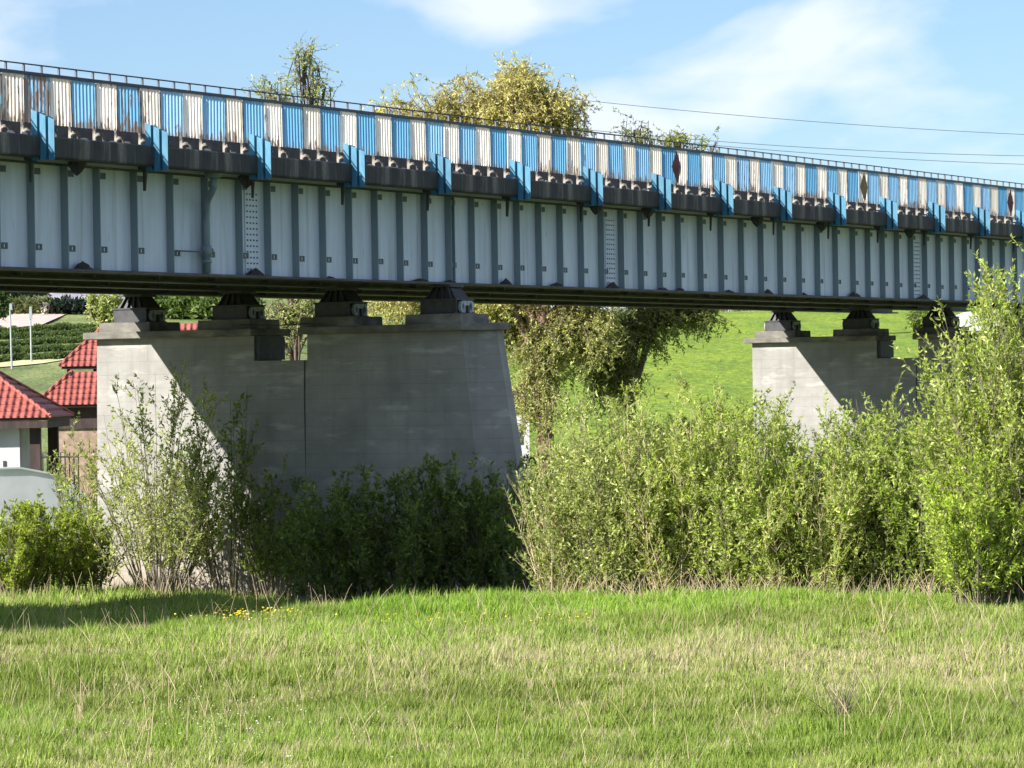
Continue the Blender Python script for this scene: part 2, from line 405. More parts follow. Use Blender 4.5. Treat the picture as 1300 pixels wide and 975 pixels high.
def grid_mesh(name, GX, GY, GZ, mat_idx_fn=None, mats=()):
    ny, nx = GX.shape
    V = np.stack([GX, GY, GZ], -1).reshape(-1, 3)
    i = np.arange(ny-1)[:,None]*nx + np.arange(nx-1)[None,:]
    F = np.stack([i, i+1, i+nx+1, i+nx], -1).reshape(-1, 4)
    me = bpy.data.meshes.new(name); me.from_pydata(V.tolist(), [], F.tolist()); me.update()
    for mname in mats: me.materials.append(MATS[mname])
    if mat_idx_fn is not None:
        c = V[F].mean(1); me.polygons.foreach_set('material_index', mat_idx_fn(c[:,0], c[:,1]).astype(np.int32))
    me.shade_smooth()
    return me
def gmat(X, Y):
    k = X/np.maximum(Y, 20)
    idx = np.zeros(len(X), int)
    far = Y > 150
    idx[far & (k > -.02)] = 1
    idx[far & (k <= -.02)] = 2
    idx[(Y > 112) & (Y <= 150)] = 2
    return idx
g = obj('ground', grid_mesh('ground', GX, GY, GZ, gmat, ('meadow_soil','hill_grass','rough_grass')), None)
tag(g, kind='structure')

# ------------------------------------------------------------------ the bridge
bridge = empty('road_bridge', (P0[0], P0[1], 0), BRZ)
tag(bridge, 'long steel girder bridge with blue and white corrugated parapet on concrete piers', 'bridge')
S0, S1 = -40.0, 66.0
ZT, ZPB = 11.464, 10.50                # parapet sheet top and foot
VP = 1.0                               # parapet stands back from the deck edge, over the outer girder
ZR = 11.68                            # hand rail
ZCT, ZCB = 10.12, 9.70                 # edge beam
ZG = 7.55                              # top of bottom flange
VG = [.935 + 3.0145*k for k in range(4)]
VF = 11.85                             # far deck edge

# deck slab, haunched at the girders; its overhang soffit shows
prof = [(.23,10.13),(.23,9.76),(.66,9.69),(1.25,9.69),(1.75,9.86)]
for k in (1,2):
    prof += [(VG[k]-.8,9.86),(VG[k]-.3,9.69),(VG[k]+.3,9.69),(VG[k]+.8,9.86)]
prof += [(VG[3]-.8,9.86),(VG[3]-.3,9.69),(VG[3]+.35,9.69),(VF-.2,9.78),(VF-.2,10.13)]
MB().extrude(prof, 'x', S0, S1).build('deck_slab', 'soffit_concrete', bridge)
# edge beams between the fins, one casting each
fin_s = [-3.31 + 3.99*k for k in range(-9, 18)]
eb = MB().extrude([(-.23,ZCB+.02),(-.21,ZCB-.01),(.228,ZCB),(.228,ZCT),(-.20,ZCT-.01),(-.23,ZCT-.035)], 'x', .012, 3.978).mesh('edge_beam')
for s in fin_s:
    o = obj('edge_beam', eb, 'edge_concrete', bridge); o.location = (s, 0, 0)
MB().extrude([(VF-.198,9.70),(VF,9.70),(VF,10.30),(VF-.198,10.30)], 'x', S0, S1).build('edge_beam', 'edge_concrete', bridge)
# low dark beam, added to black out the gap below the sheets
MB().box(S0, S1, VP+1.9, VP+2.2, 10.131, 10.86).build('gap_backing', 'dark_steel', bridge)

# parapet sheets
def corr(width, ribs, h, depth=.018):
    p = width/ribs; prof = []
    for i in range(ribs):
        a = i*p
        prof += [(a, 0), (a+p*.36, 0), (a+p*.45, -depth), (a+p*.84, -depth), (a+p*.93, 0)]
    prof.append((width, 0))
    n = len(prof); mb = MB()
    vs = []
    jag = [random.uniform(-.006,.006) for _ in prof]
    for (x, y), j in zip(prof, jag): vs += [(x, y, j), (x, y, h)]
    fs = [(2*i, 2*i+2, 2*i+3, 2*i+1) for i in range(n-1)]
    return mb.add(vs, fs)
PH = ZT - ZPB
wmesh = [corr(.735, 6, PH).mesh('parapet_sheet') for _ in range(2)]
bmesh_ = [corr(.878, 7, PH).mesh('parapet_sheet') for _ in range(2)]
for me in wmesh: me.materials.append(MATS['paint_white'])
for me in bmesh_: me.materials.append(MATS['paint_blue'])
PER = 1.638
foot_mesh = MB()
# a parapet post with a hooked foot
foot_mesh.box(-.03, .03, .012, .075, 10.131, ZT-.02)
foot_mesh.box(-.10, .10, -.24, .10, 10.131, 10.15)
hook = [(.02,.24),(-.04,.275),(-.13,.27),(-.19,.22),(-.21,.0),(-.16,.0),(-.15,.18),(-.12,.215),(-.05,.22),(.01,.19)]
foot_mesh.extrude([(a, b_+10.151) for a, b_ in hook], 'x', -.03, .03)
foot_me = foot_mesh.mesh('parapet_post')
bent = []
for k in range(-23, 39):
    s = -2.905 + PER*k
    if s < S0 or s > S1-2: continue
    for j, (me, off) in enumerate(((wmesh[k % 2], .0), (bmesh_[k % 2], .745))):
        o = obj('parapet_sheet', me, None, bridge)
        ss = s + off + random.uniform(-.008,.008)
        o.location = (ss, VP + random.uniform(-.006,.006), ZPB + random.uniform(-.008,.008))
        o.rotation_euler = (R(random.uniform(-.7,.7)), 0, R(random.uniform(-.35,.35)))
        near = max(0.0, 1 - (ss + 4)/13.0) if ss > -5 else .8
        wear = -.005 + .085*near + random.uniform(-.035,.03)
        if -2.3 < ss < -1.9: wear = .20          # the sheet by the first fin has lost most of its paint
        if -3.9 < ss < -3.4: wear = .22
        if 1.0 < ss < 1.3: wear = .11
        if 32 < ss < 38.5: wear += .03
        o['wear'] = wear
        pst = obj('parapet_post', foot_me, 'pale_post', bridge); pst.location = (ss - .01, VP + random.uniform(-.03,.03), random.uniform(-.05,0)); pst.rotation_euler = (0, 0, R(random.uniform(-14,14)))
# bent-open sheet joints: a diamond of bare metal standing proud
for s, m1, m2 in ((28.19,'buckle_red','buckle_grey'), (41.63,'buckle_ochre','buckle_ochre'), (54.63,'buckle_red','buckle_grey')):
    zc = (ZT+ZPB)/2
    for side, mm in ((-1,m1),(1,m2)):
        w = .33 if side < 0 else .28
        t = (s, VP-.066, ZT-.03); bt = (s+.02, VP-.066, ZPB+.02); c = (s+.02, VP-.14, zc+.02); e = (s+side*w, VP-.062, zc)
        back = [(p[0], p[1]+.012, p[2]) for p in (t, bt, c, e)]
        mb = MB().add([t,bt,c,e]+back, [(0,2,3),(2,1,3),(4,7,6),(6,7,5),(0,3,7,4),(3,1,5,7),(1,2,6,5),(2,0,4,6)])
        mb.build('buckled_joint', mm, bridge)
# dark capping rail over the sheets, thin hand rail above on short posts
MB().box(S0, S1, VP-.085, VP+.06, ZT-.004, ZT+.055).build('capping_rail', 'rail_paint', bridge)
MB().tube([(S0,VP,ZR),(S1,VP,ZR)], .016, 6).build('hand_rail', 'rail_paint', bridge)
rp = MB().box(-.021,.021,-.021,.021,ZT+.056,ZR-.002).mesh('rail_post')
for k in range(-26, 118):
    s = -2.75 + .6045*k
    if s > S1: break
    o = obj('rail_post', rp, 'rail_post_paint', bridge); o.location = (s, VP, 0)
# far-side open railing
MB().tube([(S0,VF-.1,11.3),(S1,VF-.1,11.3)], .03, 6).build('far_rail', 'rail_paint', bridge)
fp = MB().box(-.03,.03,-.03,.03,10.302,11.3).mesh('far_rail_post')
for k in range(36):
    o = obj('far_rail_post', fp, 'rail_paint', bridge); o.location = (S0+1+3*k, VF-.1, 0)
# blue corrugated fins standing square to the parapet
def fin_mesh():
    mb = MB(); L = .57
    prof = []
    w, gp = .145, .068
    a = 0.0
    for i in range(3):
        prof += [(a, 0), (a+w, 0)]
        if i < 2: prof += [(a+w+.004, .15), (a+w+gp-.004, .15)]
        a += w + gp
    L = prof[-1][0]
    top = lambda v: 10.62 - .42*v
    n = len(prof); vs = []
    for v_, d in prof:
        vs += [(d, -.004-v_*.985, 9.60), (d, -.004-v_*.985, top(v_*.985))]
    for v_, d in prof:
        vs += [(d+.012, -.004-v_*.985, 9.60), (d+.012, -.004-v_*.985, top(v_*.985))]
    fs = [(2*i,2*i+1,2*i+3,2*i+2) for i in range(n-1)] + [(2*n+2*i,2*n+2*i+2,2*n+2*i+3,2*n+2*i+1) for i in range(n-1)]
    fs += [(2*i,2*i+2,2*n+2*i+2,2*n+2*i) for i in range(n-1)] + [(2*i+1,2*n+2*i+1,2*n+2*i+3,2*i+3) for i in range(n-1)]
    fs += [(0,2*n,2*n+1,1),(2*n-2,2*n-1,4*n-1,4*n-2)]
    mb.add(vs, fs)
    # angle that carries it off the deck edge, behind the sheet
    mb.box(.17,.21,-.50,.20,10.17,10.215)
    return mb.mesh('side_fin')
# fins start at the sheets: shift so that the root touches the parapet
fm = fin_mesh()
for s in fin_s:
    o = obj('side_fin', fm, 'fin_blue', bridge); o.location = (s, .0, random.uniform(-.02,.02))
    o.rotation_euler = (0, 0, R(random.uniform(-2.5,2.5)))
# rubble and dirt caught on the edge beam
for k in range(70):
    s = random.uniform(-8, 60)
    w = random.uniform(.05,.16); h = random.uniform(.025,.07)
    mb = MB().frustum([(-w,-.05),(w,-.045),(w*.8,.05),(-w*.9,.04)], ZCT+.001, [(-w*.6,-.03),(w*.4,-.03),(w*.5,.03),(-w*.5,.02)], ZCT+h)
    o = mb.build('rubble_lump', 'rubble', bridge); o.location = (s, random.uniform(-.12,.10), 0)

# girders
stiff = [14.99 + 1.18*k for k in range(-8, 12)] + [28.03 + 1.373*k for k in range(1, 10)] + [40.39 + 1.19*k for k in range(1, 21)]
stiff += [5.55 - 1.36*k for k in range(1, 5)] + [.13 - 1.16*k for k in range(1, 12)]
stiff.sort()
tabm = MB()
# lug plate with a square hole
for (x0,x1,z0,z1) in ((0,.25,.0,.03),(0,.25,.10,.13),(0,.12,.03,.10),(.19,.25,.03,.10)):
    tabm.box(x0,x1,-.012,.012,z0,z1)
tab_me = tabm.mesh('lug_plate')
tab2_me = MB().box(0,.23,-.012,.012,0,.13).mesh('lug_plate')
st_me = MB().box(-.011,.011,-.18,-.002,ZG+.003,9.655).mesh('stiffener')
for k, v in enumerate(VG):
    gm = MB().extrude([(v-.001,ZG+.002),(v+.02,ZG+.002),(v+.02,9.66),(v-.001,9.66)], 'x', S0, S1)
    gd = gm.build('girder', 'girder_paint' if k == 0 else 'inner_girder', bridge)
    MB().box(S0,S1,v-.24,v+.26,ZG-.05,ZG).build('bottom_flange', 'flange_paint', gd)
    MB().box(S0,S1,v-.20,v+.22,9.662,9.688).build('top_flange', 'flange_paint', gd)
    if k == 0:
        for s in stiff:
            o = obj('stiffener', st_me, 'stiffener_paint', gd); o.location = (s, v, 0)
            if abs((s-14.99) % 40.6) < .3:
                o = obj('stiffener', st_me, 'stiffener_paint', gd); o.location = (s+.17, v, 0)
            o = obj('lug_plate', tab_me, 'clip_metal', gd); o.location = (s+.014, v-.15, 7.915 + random.uniform(-.01,.01))
            o = obj('lug_plate', tab2_me, 'clip_metal', gd); o.location = (s+.014, v-.15, 9.44)
        for sc in (6.18, 23.93, 45.83):
            mb = MB().box(sc-.27,sc+.27,v-.022,v-.003,ZG+.03,9.5)
            sp = mb.build('splice_plate', 'girder_paint', gd)
            rv = MB()
            for i in range(14):
                for j in range(4):
                    x = sc-.195+.13*j; z = 7.70+.128*i
                    rv.frustum([(x+.018*math.cos(t),0) for t in ()] or [(x-.019,v-.038),(x+.019,v-.038),(x+.019,v-.0225),(x-.019,v-.0225)], z-.017, [(x-.019,v-.038),(x+.019,v-.038),(x+.019,v-.0225),(x-.019,v-.0225)], z+.017)
            tag(rv.build('rivets', 'clip_metal', gd), kind='stuff')
    else:
        for s in stiff[::2]:
            o = obj('stiffener', st_me, 'inner_girder', gd); o.location = (s, v, 0)
# cross frames between the girders
xf = MB()
for k in range(3):
    a, b_ = VG[k]+.03, VG[k+1]-.01
    xf.box(-.04,.04,a,b_,9.2,9.3).box(-.04,.04,a,b_,7.75,7.85)
    xf.tube([(0,a,7.8),(0,b_,9.25)], .04, 4)
xf_me = xf.mesh('cross_frame')
for k in range(15):
    o = obj('cross_frame', xf_me, 'inner_girder', bridge); o.location = (-31.5+6.78*k, 0, 0)
# scuppers under the overhang
scup = MB().tube([(0,.30,9.76),(0,.30,9.66),(0,.30,9.62),(0,.32,9.22)], [.15,.13,.045,.03], 8).mesh('scupper')
scup2 = MB().tube([(0,.30,9.76),(0,.30,9.64),(0,.31,9.52),(.02,.33,9.44)], [.20,.19,.11,.02], 8).mesh('scupper')
for k in range(-2, 16):
    s = -2.80 + 3.99*k
    o = obj('scupper', scup, 'dark_steel', bridge); o.location = (s+random.uniform(-.1,.1), random.uniform(-.03,.05), 0)
    o.scale = (random.uniform(.8,1.2),)*2 + (1.0,)
    o.location.z = 0
for s in (-1.19, 5.2, 22.1, 25.2, 32.3, 37.0, 44.0):
    o = obj('scupper', scup2, 'dark_steel', bridge); o.location = (s, .1, 0)
# downpipe
dp = MB().tube([(3.72,.30,9.75),(3.72,.30,9.62),(3.72,.30,9.58)], [.20,.18,.09], 10)
dp.tube([(3.72,.30,9.58),(3.73,.31,9.40),(3.80,.42,9.28),(3.95,.60,9.17),(4.02,.68,9.05),(4.02,.70,8.6),(4.02,.70,ZG+.01)], .078, 10)
dp.tube([(4.02,.70,7.92),(4.02,.70,8.16)], .105, 10).tube([(4.02,.70,7.78),(4.02,.70,7.85)], .10, 10)
pp = dp.build('drain_pipe', 'stiffener_paint', bridge, True)
MB().box(2.85,4.0,.685,.715,8.00,8.035).build('pipe_strut', 'clip_metal', bridge)
MB().box(4.06,4.22,.66,.70,7.96,8.10).build('pipe_bracket', 'clip_metal', bridge)
# nests and debris on the flange
def lump_mesh(w, h, d, seed, n=14):
    r_ = random.Random(seed); vs = []; fs = []
    rings = 4
    for i in range(rings):
        t = i/(rings-1); rr = (1-t)**.6
        for j in range(n):
            a = 2*math.pi*j/n; q = rr*(1+r_.uniform(-.28,.28))
            vs.append((w*q*math.cos(a), d*q*math.sin(a), h*t*(1+r_.uniform(-.15,.15))))
    vs.append((r_.uniform(-.2,.2)*w, 0, h*1.15))
    for i in range(rings-1):
        for j in range(n): fs.append((i*n+j, i*n+(j+1)%n, (i+1)*n+(j+1)%n, (i+1)*n+j))
    for j in range(n): fs.append(((rings-1)*n+j, (rings-1)*n+(j+1)%n, rings*n))
    return MB().add(vs, fs)
for i, (s, w, h) in enumerate(((-.45,.33,.16),(6.15,.34,.16),(13.5,.42,.07),(14.95,.3,.06),(17.86,.25,.15),(20.6,.3,.1),(23.85,.36,.16),(26.9,.3,.08),(28.0,.2,.09),(31.2,.34,.07),(33.9,.36,.13),(36.5,.2,.07),(40.4,.42,.15),(46.1,.5,.14),(9.3,.2,.05))):
    o = lump_mesh(w, h, .10, 40+i).build('flange_debris', 'nest_matter', bridge); o.location = (s, VG[0]-.12, ZG+.001)

# ------------------------------------------------------------------ piers and bearings
ZCAP0, ZCAP1 = 6.36, 6.54
def make_pier(s, label):
    x, y = bw(s, 0)
    p = empty('bridge_pier', (x, y, 0), BRZ)
    tag(p, label, 'pier', 'bridge piers')
    zb = -1.2
    bat = lambda z: .17 - .118*(ZCAP0 - z)
    T = .65
    # shaft: outline in (v, z) with the notch, swept through the thickness
    mb = MB()
    outl = [(10.86, zb), (10.86, ZCAP0), (6.11, ZCAP0), (6.11, 5.73), (4.55, 5.73), (4.55, ZCAP0), (bat(ZCAP0), ZCAP0), (bat(zb), zb)]
    n = len(outl)
    tk = lambda z: T + .02*(ZCAP0 - z)
    mb.add([(-tk(z), v, z) for v, z in outl] + [(tk(z), v, z) for v, z in outl],
           [tuple(range(n-1,-1,-1)), tuple(range(n,2*n))] + [(i,(i+1)%n,n+(i+1)%n,n+i) for i in range(n)])
    mb.build('shaft', 'pier_concrete', p)
    # cutwater nose
    def nose(z):
        b = bat(z) + .004; t = tk(z) - .004; e = -.52 - .16*(ZCAP0 - z)
        return [(-t, b), (-.16, e), (.16, e), (t, b)]
    nb, nt2 = nose(zb), nose(ZCAP0-.003)
    MB().frustum(nb, zb, nt2, ZCAP0-.003).build('cutwater', 'pier_concrete', p)
    # left end rib
    MB().frustum([(-.45,10.85),(.45,10.85),(.45,11.0),(-.45,11.0)], zb, [(-.45,10.85),(.45,10.85),(.45,10.98),(-.45,10.98)], ZCAP0-.002).build('end_rib', 'pier_concrete', p)
    # cap slabs either side of the notch
    for v0, v1, nm in ((6.02, 11.1, 0), (-1.12, 4.66, 1)):
        pl = [(-.93,v0),(.93,v0),(.93,v1),(-.93,v1)] if nm == 0 else [(-.93,.02),(-.24,-.66),(.24,-.66),(.93,.02),(.93,v1),(-.93,v1)]
        me = MB().frustum(pl, ZCAP0+.001, pl, ZCAP1).mesh('cap_slab'); bevel_mesh(me, .015)
        obj('cap_slab', me, 'cap_concrete', p)
    # added dark panel puts shade on the notch wall, joint line with a rusty drip pipe
    MB().box(-.60,.60,5.98,6.108,5.76,6.35).build('notch_shade_panel', 'dark_steel', p)
    tb = MB().tube([(-.675,4.62,5.72),(-.69,4.63,4.8),(-.70,4.62,3.5),(-.73,4.60,1.0)], .016, 5)
    tb.build('drip_pipe', 'dark_steel', p)
    MB().tube([(-.80,6.4,6.64),(-.80,5.4,6.60),(-.80,4.4,6.63)], .014, 5).build('cable', 'dark_steel', p)
    # plinths under the bearings
    for k, v in enumerate(VG):
        hw = .78
        me = MB().frustum([(-.70,v-hw),(.70,v-hw),(.70,v+hw),(-.70,v+hw)], ZCAP1+.001, [(-.69,v-hw+.01),(.69,v-hw+.01),(.69,v+hw-.01),(-.69,v+hw-.01)], ZCAP1+.24).mesh('bearing_plinth')
        obj('bearing_plinth', me, 'cap_concrete', p)
    return p
def make_bearing():
    b = empty('roller_bearing')
    z0 = ZCAP1 + .242
    MB().box(-.50,.50,-.50,.50,z0,z0+.03).build('base_plate', 'dark_steel', b)
    # rollers lie across the bridge
    ro = MB()
    for x in (-.24, .0, .24):
        ro.tube([(x,-.46,z0+.175),(x,.46,z0+.175)], .115, 14)
    ro.build('rollers', 'dark_steel', b)
    me = MB().box(-.40,.40,-.53,-.47,z0+.05,z0+.30).mesh('guide_plate')
    # guide frame in front of and behind the roller nest
    MB().box(-.43,-.36,-.50,.50,z0+.032,z0+.33).build('guard_plate', 'dark_steel', b)
    MB().box(.36,.43,-.50,.50,z0+.032,z0+.33).build('guard_plate', 'dark_steel', b)
    for sgn in (-1, 1):
        # hourglass-shaped toothed end piece
        hg = MB(); y0, y1 = (-.56,-.50) if sgn < 0 else (.50,.56)
        prof = []
        for i in range(9):
            t = -1 + i/4.0; prof.append((-.27+.14*(1-t*t), z0+.17+.145*t))
        for i in range(9):
            t = 1 - i/4.0; prof.append((.27-.14*(1-t*t), z0+.17+.145*t))
        n_ = len(prof)
        hg.extrude(prof, 'y', y0, y1)
        # flared side horns
        for q in (-1, 1):
            horn = [(q*.20,z0+.04),(q*.30,z0+.05),(q*.335,z0+.17),(q*.30,z0+.29),(q*.20,z0+.30),(q*.25,z0+.17)]
            if q < 0: horn = horn[::-1]
            hg.extrude(horn, 'y', y0-.012, y1-.002 if sgn<0 else y1+.012)
        hg.build('end_piece', 'bearing_pale', b)
    MB().box(-.46,.46,-.52,.52,z0+.332,z0+.37).build('upper_plate', 'dark_steel', b)
    zt = ZG - .052
    sd = MB().frustum([(-.34,-.44),(.34,-.44),(.34,.44),(-.34,.44)], z0+.372, [(-.26,-.24),(.26,-.24),(.26,.24),(-.26,.24)], zt-.06)
    sd.box(-.34,.34,-.30,.30,zt-.058,zt)
    for t in (-.33,-.11,.11,.33):
        sd.frustum([(-.43,t-.02),(-.343,t-.02),(-.343,t+.02),(-.43,t+.02)], z0+.372, [(-.335,t*.6-.02),(-.262,t*.6-.02),(-.262,t*.6+.02),(-.335,t*.6+.02)], zt-.062)
    sd.build('saddle', 'dark_steel', b)
    MB().box(-.05,.05,-.62,-.56,z0-.0,z0+.20).build('dowel', 'dark_steel', b)
    return b
def copy_tree(o, parent=None):
    c = o.copy(); COL.objects.link(c); c.parent = parent
    for ch in list(o.children): copy_tree(ch, c)
    return c
SP = (15.02, 55.62)
make_pier(SP[0], 'nearer grey concrete pier with red roofs beside it, half in shadow')
make_pier(SP[1], 'farther grey concrete pier rising behind the green willow thicket')
proto = make_bearing(); first = True
ords = ['nearest to the viewer under the outer girder', 'second from the outer girder', 'third from the outer girder', 'at the far sunlit end']
for i, s in enumerate(SP):
    for k in range(4):
        o = proto if first else copy_tree(proto); first = False
        x, y = bw(s, VG[k]); o.location = (x, y, 0); o.rotation_euler = (0, 0, BRZ)
        tag(o, 'dark roller bearing on the %s pier, %s' % (('nearer', 'farther')[i], ords[k]), 'bearing', 'roller bearings on the piers')

# ------------------------------------------------------------------ foliage machinery (numpy)
def norm(a): return a/np.maximum(np.linalg.norm(a, axis=-1, keepdims=True), 1e-9)
def leaf_mesh(name, C, D, L, Wd, col, mat='leaf', fold=.0):
    """one diamond-shaped leaf for each centre: base, two sides, tip"""
    n = len(C)
    r = norm(rng.normal(size=(n,3)))
    side = norm(np.cross(D, r)); up = np.cross(side, D)
    L = np.asarray(L)[:,None]; Wd = np.asarray(Wd)[:,None]
    b = C; t = C + D*L; m = C + D*L*.45 + up*L*.08
    V = np.stack([b, m - side*Wd*.5, t, m + side*Wd*.5], 1).reshape(-1,3)
    me = bpy.data.meshes.new(name)
    me.vertices.add(4*n); me.vertices.foreach_set('co', V.ravel().astype(np.float32))
    me.loops.add(4*n); me.loops.foreach_set('vertex_index', np.arange(4*n, dtype=np.int32))
    me.polygons.add(n); me.polygons.foreach_set('loop_start', np.arange(0,4*n,4, dtype=np.int32))
    me.update(calc_edges=True)
    a = me.attributes.new('leaf_colour', 'FLOAT_COLOR', 'POINT')
    c4 = np.ones((n,4), np.float32); c4[:,:3] = col
    a.data.foreach_set('color', np.repeat(c4, 4, 0).ravel())
    me.materials.append(MATS[mat])
    return me
def tubes_mesh(name, paths, radii, mat, nside=3):
    """paths: (n, m, 3), radii: (n, m)"""
    n, m, _ = paths.shape
    d = np.empty_like(paths); d[:,1:-1] = paths[:,2:]-paths[:,:-2]; d[:,0] = paths[:,1]-paths[:,0]; d[:,-1] = paths[:,-1]-paths[:,-2]
    d = norm(d); ref = np.array([.31,.17,.93]); a = np.cross(d, ref)
    a = norm(a); b = np.cross(d, a)
    th = np.arange(nside)*2*np.pi/nside
    ring = paths[:,:,None,:] + radii[:,:,None,None]*(a[:,:,None,:]*np.cos(th)[None,None,:,None] + b[:,:,None,:]*np.sin(th)[None,None,:,None])
    V = ring.reshape(-1,3)
    base = (np.arange(n)*m*nside)[:,None,None] + (np.arange(m-1)*nside)[None,:,None]
    j = np.arange(nside)[None,None,:]; j2 = (np.arange(nside)+1)[None,None,:] % nside
    F = np.stack([base+j, base+j2, base+nside+j2, base+nside+j], -1).reshape(-1,4)
    me = bpy.data.meshes.new(name)
    me.vertices.add(len(V)); me.vertices.foreach_set('co', V.ravel().astype(np.float32))
    me.loops.add(F.size); me.loops.foreach_set('vertex_index', F.ravel().astype(np.int32))
    me.polygons.add(len(F)); me.polygons.foreach_set('loop_start', np.arange(0,F.size,4, dtype=np.int32))
    me.update(calc_edges=True); me.materials.append(MATS[mat]); me.shade_smooth()
    return me
def bezier(A, B, C, m):
    t = np.linspace(0,1,m)[None,:,None]
    return (1-t)**2*A[:,None,:] + 2*t*(1-t)*B[:,None,:] + t*t*C[:,None,:]
def palette(n, cols, jit=.18):
    cols = np.array(cols); i = rng.integers(0, len(cols), n); j = rng.integers(0, len(cols), n); w = rng.random((n,1))
    c = cols[i]*w + cols[j]*(1-w)
    return np.clip(c*(1 + rng.normal(0,jit,(n,1))), .004, 1)

def bright(c, f): return [tuple(f*x for x in t) for t in c]
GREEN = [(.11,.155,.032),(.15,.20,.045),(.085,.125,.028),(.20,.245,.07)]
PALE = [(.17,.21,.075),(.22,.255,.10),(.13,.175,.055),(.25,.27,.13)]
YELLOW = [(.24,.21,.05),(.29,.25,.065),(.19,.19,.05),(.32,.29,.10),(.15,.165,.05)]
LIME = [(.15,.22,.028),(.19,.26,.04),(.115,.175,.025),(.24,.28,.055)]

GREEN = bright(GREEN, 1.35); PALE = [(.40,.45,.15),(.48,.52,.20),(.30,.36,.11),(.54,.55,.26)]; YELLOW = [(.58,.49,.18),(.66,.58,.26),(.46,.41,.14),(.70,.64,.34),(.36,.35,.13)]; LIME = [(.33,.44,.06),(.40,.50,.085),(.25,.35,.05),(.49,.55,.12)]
def shrub(name, label, px, Y, height, radius, nst, shoots, leaves, cols, group='willow shrubs along the meadow edge', leaf=(.125,.046), stem='stem_grey',
          low=.12, flare=.5, squash=1.0, upright=.75, stem_r=.016, cat='shrub', top_h=.75, spread=.42):
    """many-stemmed willow shrub: stems fan from the base, shoots leave them, leaves line the shoots"""
    X = (px - 650)/4500.0*Y
    z = float(ground_z(X, Y)) - .05
    root = empty(name, (X, Y, z))
    tag(root, label, cat, group)
    ang = rng.random(nst)*2*np.pi; rr = np.sqrt(rng.random(nst))
    base = np.stack([np.cos(ang)*rr*radius*spread, np.sin(ang)*rr*radius*spread*squash, np.zeros(nst)], -1)
    tipr = radius*(.15+.85*rr)*rng.uniform(.75,1.1,nst)
    hh = height*(1 - .38*rr**2)*rng.uniform(top_h,1.02,nst)
    a2 = ang + rng.normal(0,.25,nst)
    tip = np.stack([np.cos(a2)*tipr, np.sin(a2)*tipr*squash, hh], -1)
    mid = base*.5 + tip*.5; mid[:,:2] = base[:,:2] + (tip[:,:2]-base[:,:2])*(1-flare); mid[:,2] = hh*.55
    mid += rng.normal(0,.08*radius,(nst,3))*np.array([1,1,.3])
    m = 8
    paths = bezier(base, mid, tip, m)
    rad = np.linspace(1,.22,m)[None,:]*stem_r*rng.uniform(.7,1.3,(nst,1))
    # shoots
    ns = shoots
    ti = low + (.98-low)*rng.random((nst,ns))**1.15
    idx = ti*(m-1); i0 = np.clip(idx.astype(int),0,m-2); fr = (idx-i0)[...,None]
    P = paths[np.arange(nst)[:,None],i0]*(1-fr) + paths[np.arange(nst)[:,None],i0+1]*fr
    P = P.reshape(-1,3); q = len(P)
    tdir = norm(paths[np.arange(nst)[:,None],i0+1]-paths[np.arange(nst)[:,None],i0]).reshape(-1,3)
    rd = norm(rng.normal(size=(q,3))); rd[:,2] = np.abs(rd[:,2])*.5
    sd = norm(tdir*upright + rd*(1.15-upright*.5) + np.array([0,0,.25]))
    sl = rng.uniform(.35,1.0,q)*(.25+height*.14)*(1.2-.5*ti.reshape(-1))
    E = P + sd*sl[:,None]; M = (P+E)/2 + rng.normal(0,.06,(q,3))*sl[:,None] ; E[:,2] += .06*sl
    sp = bezier(P, M, E, 4)
    srad = np.linspace(1,.35,4)[None,:]*np.full((q,1), .0055)
    obj('stems', tubes_mesh('stems', paths, rad, stem, 4), None, root)
    obj('shoots', tubes_mesh('shoots', sp, srad, stem, 3), None, root)
    # leaves
    n = q*leaves
    si = np.repeat(np.arange(q), leaves); lt = rng.uniform(.12,1.02,n)[:,None]
    C = (1-lt)**2*P[si] + 2*lt*(1-lt)*M[si] + lt*lt*E[si]
    D = norm(sd[si]*.75 + norm(rng.normal(size=(n,3)))*.85 + np.array([0,0,.06]))
    L = leaf[0]*rng.uniform(.5,1.5,n); Wd = leaf[1]*rng.uniform(.6,1.45,n)
    keep = (rng.random(nst) > .10)[np.repeat(np.arange(nst), ns)][si]      # a few dead, leafless stems
    # whole shoots differ a little in tone
    tone = (1 + rng.normal(0,.16,q))[si][:,None]
    col = np.clip(palette(n, cols)*tone, .004, 1)
    obj('foliage', leaf_mesh('foliage', C[keep], D[keep], L[keep], Wd[keep], col[keep]), None, root)
    return root

